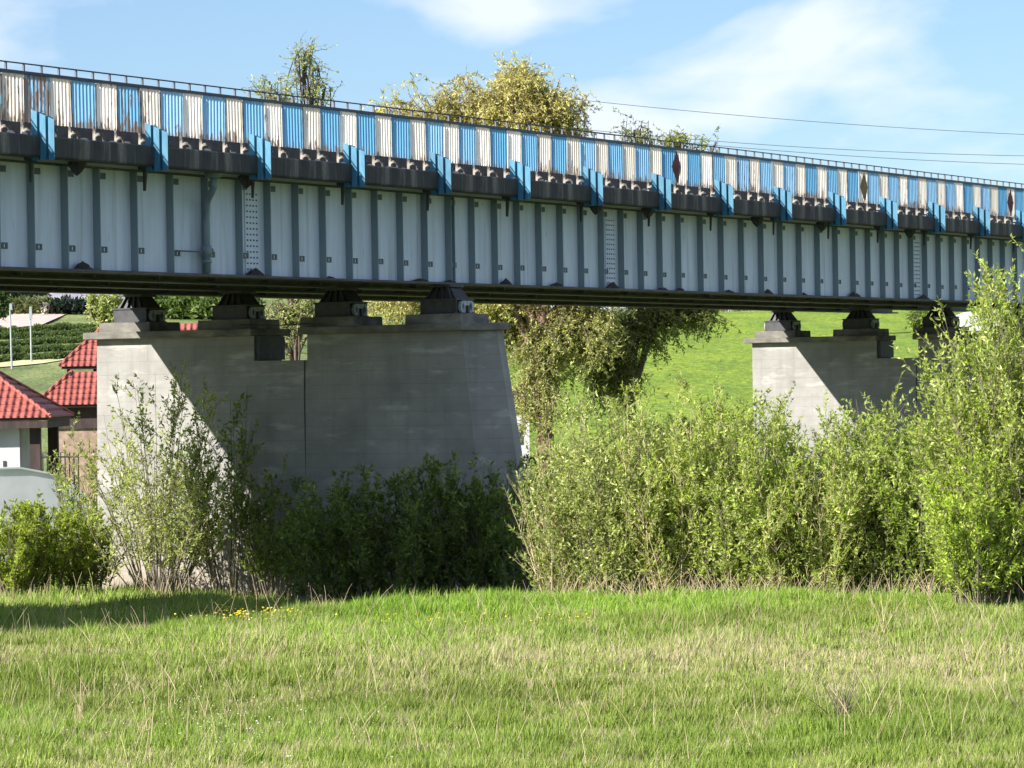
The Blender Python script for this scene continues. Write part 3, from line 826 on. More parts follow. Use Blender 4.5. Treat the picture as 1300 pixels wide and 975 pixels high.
def tree(name, label, px, Y, top, crown, cols, nb=60, twigs=16, leaves=14, droop=1.0, curl=.22, twig_len=1.3, trunk_r=.28, trunk_top=.45,
         group='trees behind the bridge', leaf=(.20,.075), bark='bark', fork=None, base_px=None, low_cols=None, low_z=8.0):
    """crown: list of (dx, dy, z, rx, ry, rz, weight) lobes in metres round the foot"""
    X = ((base_px or px) - 650)/4500.0*Y
    gz = float(ground_z(X, Y)) - .1
    root = empty(name, (X, Y, gz)); tag(root, label, 'tree', group)
    H = top - gz
    tt = H*trunk_top
    # trunk
    tp = [(0,0,0),(.08,.0,tt*.3),(-.06,.05,tt*.65),(.05,.0,tt)]
    tr = MB().tube(tp, [trunk_r*1.35,trunk_r,trunk_r*.85,trunk_r*.7], 10)
    tr.build('trunk', bark, root, True)
    w = np.array([c[6] for c in crown], float); w /= w.sum()
    pick = rng.choice(len(crown), nb, p=w)
    cc = np.array([c[:3] for c in crown])[pick]; cr_ = np.array([c[3:6] for c in crown])[pick]
    d = norm(rng.normal(size=(nb,3))); ends = cc + d*cr_*(rng.random((nb,1))**.4)
    ends[:,2] -= gz
    # limbs: from the trunk to each lobe, then branches to the ends
    lobes = np.array([c[:3] for c in crown], float); lobes[:,2] -= gz
    nl = len(lobes)
    st = np.tile(np.array([[.0,.0,tt*.9]]), (nl,1)); st[:,2] -= rng.uniform(0,.35,nl)*tt
    lm = st*.5 + lobes*.5; lm[:,2] += .12*H; lm[:,:2] += rng.normal(0,.3,(nl,2))
    lp = bezier(st, lm, lobes, 8)
    lr = np.linspace(.55,.18,8)[None,:]*trunk_r*np.ones((nl,1))
    obj('limbs', tubes_mesh('limbs', lp, lr, bark, 6), None, root)
    t0 = rng.uniform(.25,.95,nb); i0 = np.clip((t0*7).astype(int),0,6)
    bs = lp[pick, i0]
    bmid = (bs+ends)/2 + rng.normal(0,.35,(nb,3)); bmid[:,2] += .25
    bp = bezier(bs, bmid, ends, 7)
    br = np.linspace(.055,.012,7)[None,:]*rng.uniform(.7,1.4,(nb,1))
    obj('branches', tubes_mesh('branches', bp, br, bark, 4), None, root)
    # twigs
    q = nb*twigs; bi = np.repeat(np.arange(nb), twigs)
    tb = rng.uniform(.3,1.0,q); ti = np.clip((tb*6).astype(int),0,5); fr = (tb*6-ti)[:,None]
    P = bp[bi,ti]*(1-fr) + bp[bi,ti+1]*fr
    m = 6
    dirn = norm(rng.normal(size=(q,3)) + np.array([0,0,.25])); ln = rng.uniform(.45,1.15,q)*twig_len
    tpaths = np.empty((q,m,3)); tpaths[:,0] = P; dd = dirn.copy()
    for k in range(1,m):
        dd = norm(dd + rng.normal(0,curl,(q,3)) + np.array([0,0,-.34*droop])*(.5+.5*k/m))
        tpaths[:,k] = tpaths[:,k-1] + dd*(ln/(m-1))[:,None]
    # keep the hanging tips above the ground
    tpaths[:,:,2] = np.maximum(tpaths[:,:,2], .5)
    trad = np.linspace(.011,.004,m)[None,:]*np.ones((q,1))
    obj('twigs', tubes_mesh('twigs', tpaths, trad, 'stem_grey', 3), None, root)
    n = q*leaves; si = np.repeat(np.arange(q), leaves)
    lt = rng.uniform(.05,1,n)*(m-1); li = np.clip(lt.astype(int),0,m-2); fr = (lt-li)[:,None]
    C = tpaths[si,li]*(1-fr) + tpaths[si,li+1]*fr
    seg = norm(tpaths[si,li+1]-tpaths[si,li])
    D = norm(seg*.6 + norm(rng.normal(size=(n,3)))*.9 + np.array([0,0,-.15*droop]))
    tone = (1 + rng.normal(0,.16,nb))[bi][si][:,None]
    base_c = palette(n, cols)
    if low_cols is not None:
        sel = (C[:,2] + gz + rng.normal(0,.8,n)) < low_z; base_c[sel] = palette(int(sel.sum()), low_cols)
    col = np.clip(base_c*tone, .004, 1)
    obj('crown', leaf_mesh('crown', C, D, leaf[0]*rng.uniform(.6,1.3,n), leaf[1]*rng.uniform(.7,1.3,n), col), None, root)
    return root

# ------------------------------------------------------------------ trees behind the bridge
def Zp(py, Y, px=650):      # height of a sight line at a distance, used to size the trees
    return EYE + (486.2 - (px-650)*.0167 - py)/4500.0*Y
def lobes(base_px, Y, rows, depth=1.0):
    """lobes given where they show: (px, py, half width px, half height px, weight)"""
    k = Y/4500.0; bx = wx(base_px, Y); o_ = []
    for px, py, rx, ry, w in rows:
        o_.append((wx(px, Y) - bx, rng.uniform(-.6,.6), Zp(py, Y, px), rx*k, max(rx*k*.8, .6)*depth, ry*k, w))
    return o_
def wx(px, Y): return (px-650)/4500.0*Y
Yt = 138
tree('curly_willow', 'tallest golden green curly willow rising behind the middle of the bridge', 640, Yt, Zp(70,Yt), lobes(690, Yt, [
    (668,118,58,44,3.2),(600,128,52,44,2.6),(720,140,36,46,1.5),(530,138,46,38,1.3),(490,160,26,24,.5),(650,95,34,22,.9),
    (620,230,110,70,1.0),(700,330,80,60,1.8),(640,400,50,50,1.8),(700,450,52,60,2.2),(600,380,60,26,1.0),(500,392,66,22,1.3),(760,430,50,50,1.2),(680,520,40,44,1.2)]),
    YELLOW, nb=330, twigs=20, leaves=20, leaf=(.165,.055), droop=1.1, curl=.62, twig_len=1.35, trunk_r=.34, bark='bark_red', base_px=690, low_cols=[(.46,.45,.18),(.36,.39,.14),(.55,.53,.25),(.27,.31,.10)])
tree('curly_willow', 'lower willow with dark hanging branches to the right of the tallest one', 800, 142, Zp(150,142), lobes(790, 142, [
    (800,165,28,18,.6),(850,178,40,18,1.0),(905,178,16,20,.3),(830,240,70,40,1.0),(850,395,58,20,1.6),(800,420,50,40,1.6),(890,400,26,18,.6),(770,480,40,50,1.4),(730,440,44,50,1.4)]),
    bright([(.13,.15,.04),(.17,.18,.05),(.10,.125,.03),(.21,.22,.075)], 1.8), nb=150, twigs=16, leaves=16, leaf=(.165,.055), droop=1.1, curl=.5, twig_len=1.2, trunk_r=.26)
tree('slender_tree', 'sparse pale green tree above the parapet left of the golden willow', 378, 118, Zp(42,118), lobes(378, 118, [
    (345,108,24,20,1.0),(392,75,22,30,1.2),(415,110,22,22,.8),(370,122,40,18,1.0),(380,210,40,50,.6),(372,400,34,26,1.6),(345,412,26,20,.9),(405,395,26,22,.9)]),
    PALE+[(.15,.22,.06)], nb=96, twigs=11, leaves=9, leaf=(.115,.042), droop=.3, curl=.28, twig_len=.8, trunk_r=.085, trunk_top=.5)
tree('slender_tree', 'small bright green tree between the sunlit bearing and the left edge', 138, 190, Zp(362,190,138), lobes(138, 190, [
    (128,380,14,16,1),(146,384,16,18,1),(136,396,18,12,.8)]),
    PALE, nb=30, twigs=10, leaves=12, droop=.2, curl=.3, twig_len=.7, trunk_r=.09, leaf=(.2,.08))
tree('dense_tree', 'dark green tree cut by the left edge of the picture under the bridge', -6, 215, Zp(330,215,0), lobes(-6, 215, [
    (-4,386,14,24,1),(-6,350,18,30,1)]),
    [(.04,.08,.02),(.06,.11,.03)], nb=30, twigs=14, leaves=14, droop=.2, curl=.3, twig_len=.8, trunk_r=.14, leaf=(.24,.10))
tree('bushy_tree', 'small leafy tree on the far slope beside the pale gable', 1205, 210, Zp(386,210,1205), lobes(1200, 210, [
    (1190,398,20,10,1),(1160,402,16,7,.7)]),
    GREEN, nb=24, twigs=12, leaves=12, droop=.2, curl=.3, twig_len=.8, trunk_r=.12, leaf=(.2,.08))

# ------------------------------------------------------------------ shrubs
sh = shrub
sh('willow_shrub', 'tall loose willow shrub lit against the pale end of the nearer pier', 196, 86.9, 5.9, 2.4, 46, 19, 15, PALE, leaf=(.11,.04), low=.2, flare=.5, stem_r=.02, upright=.45, spread=.22, top_h=.55)
sh('willow_shrub', 'thin leaning willow shrub, its shaded leaves dark against the sunlit concrete', 286, 87.2, 5.7, 1.9, 18, 13, 14, GREEN, leaf=(.13,.05), low=.35, flare=.4, stem_r=.02, upright=.5, spread=.25, top_h=.6)
sh('willow_shrub', 'low twiggy willow shrub at the foot of the diagonal shadow edge', 350, 86.4, 3.4, 1.5, 34, 12, 12, GREEN, leaf=(.12,.046), low=.25, stem_r=.016, upright=.5, top_h=.55)
dk = 'shaded willow shrub before the nearer pier, %s'
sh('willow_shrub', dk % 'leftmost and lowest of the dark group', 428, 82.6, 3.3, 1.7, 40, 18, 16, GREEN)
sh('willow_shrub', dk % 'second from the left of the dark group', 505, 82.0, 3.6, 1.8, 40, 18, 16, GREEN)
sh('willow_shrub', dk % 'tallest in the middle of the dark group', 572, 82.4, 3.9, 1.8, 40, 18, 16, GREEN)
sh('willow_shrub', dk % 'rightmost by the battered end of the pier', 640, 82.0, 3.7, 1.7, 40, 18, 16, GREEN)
th = 'sunlit thicket willow shrub, %s'
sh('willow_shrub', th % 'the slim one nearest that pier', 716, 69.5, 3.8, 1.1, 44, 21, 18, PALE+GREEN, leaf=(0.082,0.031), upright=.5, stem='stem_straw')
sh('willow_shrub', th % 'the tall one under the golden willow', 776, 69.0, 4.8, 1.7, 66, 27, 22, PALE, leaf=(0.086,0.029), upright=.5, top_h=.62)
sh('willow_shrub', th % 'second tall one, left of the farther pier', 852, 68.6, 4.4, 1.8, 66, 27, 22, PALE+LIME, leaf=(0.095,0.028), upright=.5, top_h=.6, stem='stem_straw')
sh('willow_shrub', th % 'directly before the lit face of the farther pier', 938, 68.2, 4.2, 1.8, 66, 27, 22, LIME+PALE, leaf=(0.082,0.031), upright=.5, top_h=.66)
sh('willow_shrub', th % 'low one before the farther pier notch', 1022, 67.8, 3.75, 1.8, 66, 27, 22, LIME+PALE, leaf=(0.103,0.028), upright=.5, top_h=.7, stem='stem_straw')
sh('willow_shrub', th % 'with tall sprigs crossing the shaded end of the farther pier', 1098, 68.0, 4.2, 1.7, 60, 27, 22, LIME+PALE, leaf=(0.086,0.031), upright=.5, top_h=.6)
sh('willow_shrub', th % 'rear one just left of the big right-hand shrub', 1166, 67.6, 4.0, 1.5, 60, 27, 22, LIME+GREEN, leaf=(0.095,0.034), upright=.5)
sh('willow_shrub', 'largest bright green willow shrub at the right edge, reaching over the girder', 1318, 60.4, 7.1, 1.9, 84, 30, 22, LIME+PALE, leaf=(0.090,0.033), upright=.5, stem_r=.02, low=.06, top_h=.6)
sh('willow_shrub', 'low front willow shrub spilling onto the grass at the right edge', 1238, 59.5, 2.7, 1.15, 50, 21, 18, LIME, leaf=(0.086,0.031), upright=.5)
sh('willow_shrub', 'rounded middle-height willow shrub between the largest one and the thicket', 1246, 61.0, 4.7, 1.35, 56, 25, 20, LIME+PALE, leaf=(.09,.032), upright=.5, top_h=.7)
lf = 'yellow green bush below the white wall, %s'
YG = LIME+[(.22,.23,.045),(.26,.25,.05)]
sh('wayside_bush', lf % 'cut by the picture edge', 8, 86, 2.5, 1.5, 34, 18, 18, YG, group='bushes at the left edge', leaf=(.12,.04), cat='bush')
sh('wayside_bush', lf % 'in the middle of three', 58, 87, 2.6, 1.3, 34, 18, 18, YG, group='bushes at the left edge', leaf=(.12,.04), cat='bush')
sh('wayside_bush', lf % 'touching the pale pier', 104, 88, 2.4, 1.2, 24, 12, 13, YG+GREEN, group='bushes at the left edge', leaf=(.12,.04), cat='bush')
sh('wayside_bush', 'leafy bush before the brown shed, left of the nearer pier', 108, 104, 4.3, 1.3, 22, 12, 13, PALE+GREEN, group='bushes at the left edge', leaf=(.13,.045), cat='bush')
sh('wayside_bush', 'dark leafy bush between willow trunk and nearer pier', 680, 96, 3.6, 1.2, 24, 13, 13, GREEN, group='bushes beyond the bridge', leaf=(.12,.04), cat='bush')
sh('wayside_bush', 'green bush beneath the hanging willow branches', 800, 112, 4.6, 2.0, 26, 13, 13, GREEN, group='bushes beyond the bridge', leaf=(.13,.045), cat='bush')
sh('wayside_bush', 'brownish bare bush beside the farther pier', 938, 122, 4.0, 1.6, 60, 16, 2, [(.16,.13,.08)], group='bushes beyond the bridge', leaf=(.10,.03), cat='bush')
sh('wayside_bush', 'dark low bush at the foot of the bright field', 890, 128, 3.9, 1.6, 24, 12, 12, GREEN, group='bushes beyond the bridge', leaf=(.14,.05), cat='bush')

for px, Y_, h_, r_, lab in ((836,165,1.7,1.1,'left'),(862,172,1.5,1.2,'middle'),(905,168,1.9,1.4,'right')):
    sh('field_scrub', 'dark scrub bush on the foot of the bright field, %s of three' % lab, px, Y_, h_, r_, 16, 10, 12, GREEN, group='scrub on the bright field', leaf=(.2,.08), cat='bush')
# ------------------------------------------------------------------ red-roofed buildings on the left
def wx(px, Y): return (px-650)/4500.0*Y
def hip_roof(root, x0, x1, y0, y1, z0, rise, courses, mat='tile_red', over=.03):
    """hipped roof laid in stepped tile courses, one part each"""
    run = min(x1-x0, y1-y0)/2
    rf = MB().box(x0+.06,x1-.06,y0+.06,y1-.06,z0-.10,z0-.002).build('roof', 'timber_dark', root)
    rect = lambda i: [(x0+i,y0+i),(x1-i,y0+i),(x1-i,y1-i),(x0+i,y1-i)]
    for c in range(courses):
        a, b_ = run*c/courses, run*(c+1)/courses
        if c == courses-1: b_ = run*.985
        za = z0 + rise*c/courses; zb = z0 + rise*(c+1)/courses
        th = rise/courses*.28
        MB().frustum(rect(a-.03), za+.0, rect(a-.03), za+th).build('tile_course', mat, rf)
        MB().frustum(rect(a-.02), za+th+.001, rect(b_), zb).build('tile_course', mat, rf)
    for sx in (0, 1):
        for sy in (0, 1):
            cx, cy = (x0, x1)[sx], (y0, y1)[sy]; dx, dy = (1, -1)[sx], (1, -1)[sy]
            MB().tube([(cx+dx*t*run, cy+dy*t*run, z0 + rise*t + .05) for t in (0,.25,.5,.75,.985)], .07, 6).build('hip_cap', mat, rf)
    return rf
Y = 118.0
zg = 1.35
gh = empty('gatehouse', (wx(-30,Y), Y, zg))
tag(gh, 'white rendered gatehouse with red tiled hip roof at the left edge', 'house')
ox, oy, oz = wx(-30,Y), Y, zg
ze = 4.22 - oz
x1 = wx(78,Y)-ox
hip_roof(gh, x1-6.2, x1, -3.0, 3.0, ze, 2.0, 9)
MB().box(x1-5.6, wx(36,Y)-ox, -2.3, 2.4, .25, ze-.11).build('wall', 'render_white', gh)
MB().box(x1-5.65, wx(36,Y)-ox+.06, -2.36, 2.45, -.6, .249).build('plinth', 'timber_dark', gh)
MB().box(x1-6.1, x1-.1, -2.95, -2.8, ze-.34, ze-.115).build('fascia_board', 'timber_dark', gh)
MB().box(x1-.25, x1-.1, -2.79, 2.9, ze-.34, ze-.115).build('fascia_board', 'timber_dark', gh)
MB().box(wx(49,Y)-ox, wx(62,Y)-ox, -2.4, -2.06, -.8, ze-.116).build('timber_post', 'timber_dark', gh)
MB().box(wx(49,Y)-ox, wx(62,Y)-ox, 2.1, 2.4, -.8, ze-.116).build('timber_post', 'timber_dark', gh)
MB().box(wx(15,Y)-ox, wx(18.5,Y)-ox, -2.33, -2.302, 1.35-.12, 1.35+.12).build('wall_vent', 'iron_dark', gh)
# iron railing between the gatehouse and the shed
fe = empty('iron_railing', (wx(60,123), 123, 1.2)); tag(fe, 'black iron railing between the white gatehouse and the brown shed', 'fence')
xa, xb = wx(30,123)-wx(60,123), wx(98,123)-wx(60,123)
MB().box(xa,xb,-.03,.03,1.55,1.61).build('rail', 'iron_dark', fe); MB().box(xa,xb,-.03,.03,.42,.48).build('rail', 'iron_dark', fe)
pk = MB().tube([(0,0,.2),(0,0,1.72)], .022, 4).mesh('picket')
for k in range(13):
    o = obj('picket', pk, 'iron_dark', fe); o.location = (xa + (xb-xa)*k/12, 0, 0)
# white retaining wall with a falling top
rw = empty('retaining_wall', (wx(104,112), 112, 0), R(28)); tag(rw, 'smooth pale wall with sloping top below the gatehouse', 'wall')
zt_ = Zp(594,110,30)
MB().extrude([(-6.5,-1),(.1,-1),(.1,zt_-.95),(-.35,zt_-.55),(-1.1,zt_-.22),(-2.1,zt_-.02),(-6.5,zt_)], 'y', 0, .35).build('wall_body', 'render_cool', rw)
MB().extrude([(-6.5,zt_+.001),(-2.1,zt_-.019),(-1.1,zt_-.219),(-1.1,zt_-.16),(-2.1,zt_+.04),(-6.5,zt_+.06)], 'y', -.05, .40).build('coping', 'render_cool', rw)

# two-tier shed behind
Y = 136.0
shd = empty('tiered_shed', (wx(170,Y), Y, 1.0)); tag(shd, 'dark timber shed with two tiers of red tiled roof behind the pier', 'house')
ox = wx(170,Y); oz = 1.0
X0, X1 = wx(83,Y)-ox, wx(330,Y)-ox
ze = Zp(464,Y,100)-oz
hip_roof(shd, X0, X1, -1.6, 1.6, ze, Zp(411,Y,150)-Zp(464,Y,100), 7)
MB().box(X0+.35, X1-.35, -1.2, 1.2, -.5, ze-.55).build('wall', 'timber_dark', shd)
for xx in (X0+.25, X0+1.25, X0+2.2):
    MB().box(xx, xx+.12, -1.42, -1.30, ze-1.6, ze-.105).build('timber_post', 'timber_dark', shd)
ze2 = Zp(512,Y,80)-oz
hip_roof(shd, wx(62,Y)-ox, wx(190,Y)-ox, -4.3, -1.72, ze2, 1.22, 6)
MB().box(wx(84,Y)-ox, wx(185,Y)-ox, -3.7, -1.9, -.5, ze2-.9).build('porch_wall', 'brick_pink', shd)
MB().box(wx(80,Y)-ox, wx(187,Y)-ox, -3.8, -1.85, ze2-.899, ze2-.105).build('porch_frieze', 'timber_dark', shd)
MB().tube([(wx(103,Y)-ox,-3.2,ze2+.5),(wx(103,Y)-ox,-3.2,ze2+1.15),(wx(101.5,Y)-ox,-3.2,ze2+1.2)], .06, 8).build('flue_pipe', 'timber_dark', shd)
# white building glimpsed behind the willow, pale gable behind the far pier
wb = empty('white_cottage', (wx(656,150), 150, 1.5)); tag(wb, 'white cottage glimpsed between the nearer pier and the willow', 'house')
MB().box(-.5,.5,0,3,-.5,2.8).build('wall', 'render_white', wb)
MB().extrude([(-.65,2.8),(.65,2.8),(0,3.4)], 'y', -.3, 3.3).build('roof', 'timber_dark', wb)
MB().box(-.2,.2,-.05,.02,1.0,1.8).build('window', 'iron_dark', wb)
pg = empty('pale_shed', (wx(1225,178), 178, float(ground_z(wx(1225,178),178)))); tag(pg, 'pale pitched-roof shed behind the farther pier at the right', 'shed')
zz = Zp(418,178,1200) - pg.location.z
MB().box(-1.6,1.7,0,4,-.5,zz).build('wall', 'render_white', pg)
MB().extrude([(-2.2,zz-.05),(2.2,zz-.05),(.5,zz+.95)], 'y', -.25, 4.2).build('roof', 'render_white', pg)

# ------------------------------------------------------------------ the planted slope far left
def strip(name, pts, wid, mat, lift):
    """ribbon lying on the slope: pts of (x, y)"""
    V = []; F = []
    for i, (x, y, hw) in enumerate(pts):
        for q in (-1, 1):
            V.append((x, y+q*hw, float(ground_z(x, y+q*hw))+lift))
    for i in range(len(pts)-1): F.append((2*i, 2*i+2, 2*i+3, 2*i+1))
    me = bpy.data.meshes.new(name); me.from_pydata(V, [], F); me.update()
    return tag(obj(name, me, mat), kind='structure')
def slopeY(px, py):         # distance at which a sight line meets the left slope
    lo, hi = 125.0, 440.0
    for _ in range(60):
        m = (lo+hi)/2
        x = wx(px, m) + 0
        if float(ground_z(x, m)) > Zp(py, m, px): hi = m
        else: lo = m
    return lo
def spt(px, py):
    yy = slopeY(px, py); return wx(px, yy), yy, float(ground_z(wx(px,yy), yy))
strip('garden_path', [(lambda p: (p[0], p[1], 2.2))(spt(px, py)) for px, py in ((-60,468),(-20,465),(20,461),(60,457),(95,452),(120,449))], 0, 'path_pale', .06)
strip('paved_yard', [(lambda p: (p[0], p[1], 12.0))(spt(px, py)) for px, py in ((-10,409),(20,408),(45,405),(62,403),(80,401))], 0, 'paving_red', .08)
strip('lavender_bed', [(lambda p: (p[0], p[1], 9.0))(spt(px, py)) for px, py in ((40,378),(80,378),(120,380),(170,378))], 0, 'lavender_field', .10)
# clipped bushes in rows
def mound(n, w, h, cols, seed):
    r_ = np.random.default_rng(seed)
    d = norm(r_.normal(size=(n,3))); d[:,2] = np.abs(d[:,2])
    C = d*np.array([w,w*.8,h])*r_.uniform(.75,1.0,(n,1))
    return leaf_mesh('foliage', C, norm(d + r_.normal(0,.6,(n,3))), np.full(n,.30), np.full(n,.12), palette(n, cols))
mounds = [mound(420, .75, .55, [(.08,.125,.05),(.11,.16,.06),(.15,.20,.08)], 70+i) for i in range(4)]
rows = [(452,.66),(442,.66),(432.5,.7),(424,.72),(416.5,.74)]
cnt = 0
for ri, (py, sc) in enumerate(rows):
    px = -8.0 + 4*(ri % 2)
    while px < 132:
        yy = py + 6 - .055*px - 0.0*ri + random.uniform(-.6,.6)
        x, y, z = spt(px, yy)
        o = obj('clipped_bush', mounds[cnt % 4], None); o.location = (x, y, z-.05)
        o.rotation_euler = (0,0,random.uniform(0,6.28)); o.scale = (sc*random.uniform(.85,1.15), sc, sc*random.uniform(.8,1.15))
        tag(o, 'small clipped green bush on the left slope, %s planted row above the path' % ('first','second','third','fourth','fifth')[ri], 'bush', 'clipped bushes in the %s row on the left slope' % ('first','second','third','fourth','fifth')[ri])
        px += 9.2*random.uniform(.85,1.15); cnt += 1
# hedges behind the yard, bushes seen through the bearings
def hedge(label, px0, px1, py, hpx, cols, Yoff=0, dens=1.0):
    x0, y0, z0 = spt(px0, py); x1, y1, z1 = spt(px1, py)
    root = empty('hedge', ((x0+x1)/2, (y0+y1)/2, (z0+z1)/2)); tag(root, label, 'hedge')
    h = hpx/4500*y0; n = int(2600*dens)
    t = rng.random(n)[:,None]; A = np.array([x0,y0,z0]); B = np.array([x1,y1,z1])
    C = A*(1-t)+B*t + np.stack([rng.normal(0,.2,n), rng.normal(0,.8,n), rng.random(n)**.8*h*(1+.25*np.sin(t[:,0]*23)+.15*np.sin(t[:,0]*57))],-1)
    C -= np.array(root.location)
    obj('foliage', leaf_mesh('foliage', C, norm(rng.normal(size=(n,3))), rng.uniform(.3,.6,n), rng.uniform(.15,.25,n), palette(n, cols)), None, root)
    return root
hedge('long dark hedge behind the paved yard on the left slope', 58, 128, 397, 14, [(.012,.022,.018),(.02,.035,.025)])
hedge('pale green low hedge above the paved yard at the left', 8, 60, 397, 15, [(.12,.14,.06),(.18,.19,.09),(.07,.09,.04)])
hedge('dark hedge at the top left below the girder', -5, 58, 384, 16, [(.012,.024,.018),(.03,.05,.03)])
hedge('low bright bushes seen between the sunlit bearing and the next one', 190, 330, 402, 26, [(.11,.17,.04),(.16,.22,.06),(.07,.11,.03)], dens=2.2)
hedge('dry brown hedge along the top of the bright field', 880, 1015, 393, 12, [(.28,.24,.14),(.2,.18,.1)], dens=.8)
# lamp posts
for i, (px, pt, pb, lab) in enumerate(((15.5,384,467,'left of two slim grey lamp posts on the planted slope'),(40.5,388,459,'right of two slim grey lamp posts on the planted slope'))):
    x, y, z = spt(px, pb); h = (pb-pt)/4500*y
    r_ = empty('lamp_post', (x,y,z)); tag(r_, lab, 'lamp post', 'lamp posts on the planted slope')
    MB().tube([(0,0,-.3),(-.05 if i == 0 else -.02,0,h*.9)], [.06,.045], 8).build('pole', 'lamp_steel', r_)
    MB().frustum([(-.09,-.09),(.09,-.09),(.09,.09),(-.09,.09)], h*.78 if i else h*.9, [(-.07,-.07),(.07,-.07),(.07,.07),(-.07,.07)], h).build('lamp_head', 'lamp_steel', r_)
x, y, z = spt(59, 398)
r_ = empty('stone_planter', (x,y,z)); tag(r_, 'pale stone planter on the paved yard of the left slope', 'planter')
MB().tube([(0,0,-.1),(0,0,.15),(0,0,.2),(0,0,.75),(0,0,.9)], [.28,.26,.3,.48,.52], 12).build('bowl', 'planter_stone', r_)
obj('flowers', mound(120, .5, .35, [(.3,.3,.2),(.2,.25,.1)], 5), None, r_).location = (0,0,.9)

# ------------------------------------------------------------------ overhead wires
for i, (ya, yb, x0, lab) in enumerate(((122,166,760,'highest of the overhead wires in the sky at right'),(169,192,880,'middle overhead wire in the sky at right'),(174,203,880,'lowest overhead wire just above the bridge at right'))):
    Yw0, Yw1 = 190.0, 205.0
    xa, xb = wx(x0-160, Yw0), wx(1420, Yw1)
    za = Zp(ya - (160*(yb-ya)/(1300-x0)), Yw0, x0-160); zb = Zp(yb + 120*(yb-ya)/(1300-x0)*.8, Yw1, 1420)
    pts = []
    for k in range(17):
        t = k/16; pts.append((xa+(xb-xa)*t, Yw0+(Yw1-Yw0)*t, za+(zb-za)*t - .75*4*t*(1-t)*.55))
    o = MB().tube(pts, .017, 5).build('overhead_wire', 'wire'); tag(o, lab, 'wire', 'overhead wires')

# ------------------------------------------------------------------ meadow grass
def vnoise(X, Y, seed, oct_=3):
    r_ = np.random.default_rng(seed); out = np.zeros_like(X); amp = 1.0; tot = 0
    for o_ in range(oct_):
        for _ in range(4):
            a = r_.uniform(0,2*np.pi); fr = (2**o_)*r_.uniform(.6,1.5); ph = r_.uniform(0,6.28)
            out += amp*np.sin((X*np.cos(a)+Y*np.sin(a))*fr + ph)
        tot += amp*2.2; amp *= .6
    return out/tot
def scatter(n, y0, y1, margin=1.22):
    # even density over the ground
    Y = np.sqrt(rng.random(n)*(y1*y1-y0*y0)+y0*y0)
    X = rng.uniform(-1,1,n)*Y*(650/4500.0)*margin
    return X, Y
def blades(name, n, y0, y1, hmin, hmax, wid, label=None):
    X, Y = scatter(n, y0, y1)
    py = 486 + 4500*(EYE-ground_z(X,Y))/Y
    Z = ground_z(X, Y) - .01
    patch = vnoise(X*.35, Y*.75, 3); fine = vnoise(X*2.1, Y*2.1, 8); lush = vnoise(X*.3+4, Y*.5, 21)
    # a belt of dry growth across the middle of the meadow, lusher green beyond it and in front
    k = X/Y
    clump = np.clip(vnoise(X*4.3, Y*3.6, 33)*1.6 + vnoise(X*1.5, Y*1.1, 35)*.8, -1, 1)
    belt = np.exp(-((Y-47-2.5*np.sin(k*25))/5.5)**2)*(.38+.42*patch) + np.exp(-((Y-37.5)/1.8)**2)*.08
    far = sstep(55, 62, Y)*(k > -.05)
    dry = np.clip(.12 + .46*belt + .18*patch + .16*fine - .22*clump - .30*far, .015, .9)
    isdry = rng.random(n) < dry
    g1 = palette(n, [(.19,.26,.042),(.24,.31,.055),(.31,.36,.085),(.155,.22,.038)], .24)
    g2 = palette(n, [(.195,.335,.03),(.25,.38,.045),(.16,.28,.03)], .18)
    lw = np.clip(.25 + .5*lush + .55*far, 0, 1)[:,None]
    gcol = g1*(1-lw) + g2*lw
    dcol = palette(n, [(.40,.34,.21),(.50,.43,.28),(.33,.27,.18),(.42,.35,.26),(.38,.36,.16)], .2)
    gcol = gcol*np.clip(1 + .26*patch - .12*np.clip(clump,0,1), .5, 1.4)[:,None]*np.array([1+.0, 1.0, 1.0])
    col = np.where(isdry[:,None], dcol, gcol)
    h = rng.uniform(hmin,hmax,n)*(1+.30*fine+.2*lush+.45*clump)*np.where(isdry,1.15,1.0)
    lean = rng.normal(0,.34,(n,2)) + np.array([.10,.0]) + .15*np.stack([fine, patch],-1)
    ang = rng.uniform(0,np.pi,n); w = wid*rng.uniform(.6,1.4,n)*np.where(isdry,.75,1.0)*(1+.5*np.clip(clump,0,1))
    sx, sy = np.cos(ang)*w*.5, np.sin(ang)*w*.5
    tx, ty = X+lean[:,0]*h, Y+lean[:,1]*h
    V = np.stack([np.stack([X-sx,Y-sy,Z],-1), np.stack([X+sx,Y+sy,Z],-1), np.stack([tx,ty,Z+h],-1)],1).reshape(-1,3)
    me = bpy.data.meshes.new(name)
    me.vertices.add(3*n); me.vertices.foreach_set('co', V.ravel().astype(np.float32))
    me.loops.add(3*n); me.loops.foreach_set('vertex_index', np.arange(3*n, dtype=np.int32))
    me.polygons.add(n); me.polygons.foreach_set('loop_start', np.arange(0,3*n,3, dtype=np.int32))
    me.update(calc_edges=True)
    a = me.attributes.new('leaf_colour', 'FLOAT_COLOR', 'POINT'); c4 = np.ones((n,4), np.float32); c4[:,:3] = col
    a.data.foreach_set('color', np.repeat(c4,3,0).ravel()); me.materials.append(MATS['blade'])
    return tag(obj(name, me, None), label, 'grass', kind='stuff')
blades('meadow_grass', 250000, 30, 46, .07, .17, .013, 'green and straw coloured meadow grass in the foreground')
blades('meadow_grass', 230000, 46, 64, .08, .19, .018, 'meadow grass in the middle of the field')
blades('meadow_grass', 170000, 64, 100, .10, .26, .028, 'taller bright grass along the far edge of the meadow')
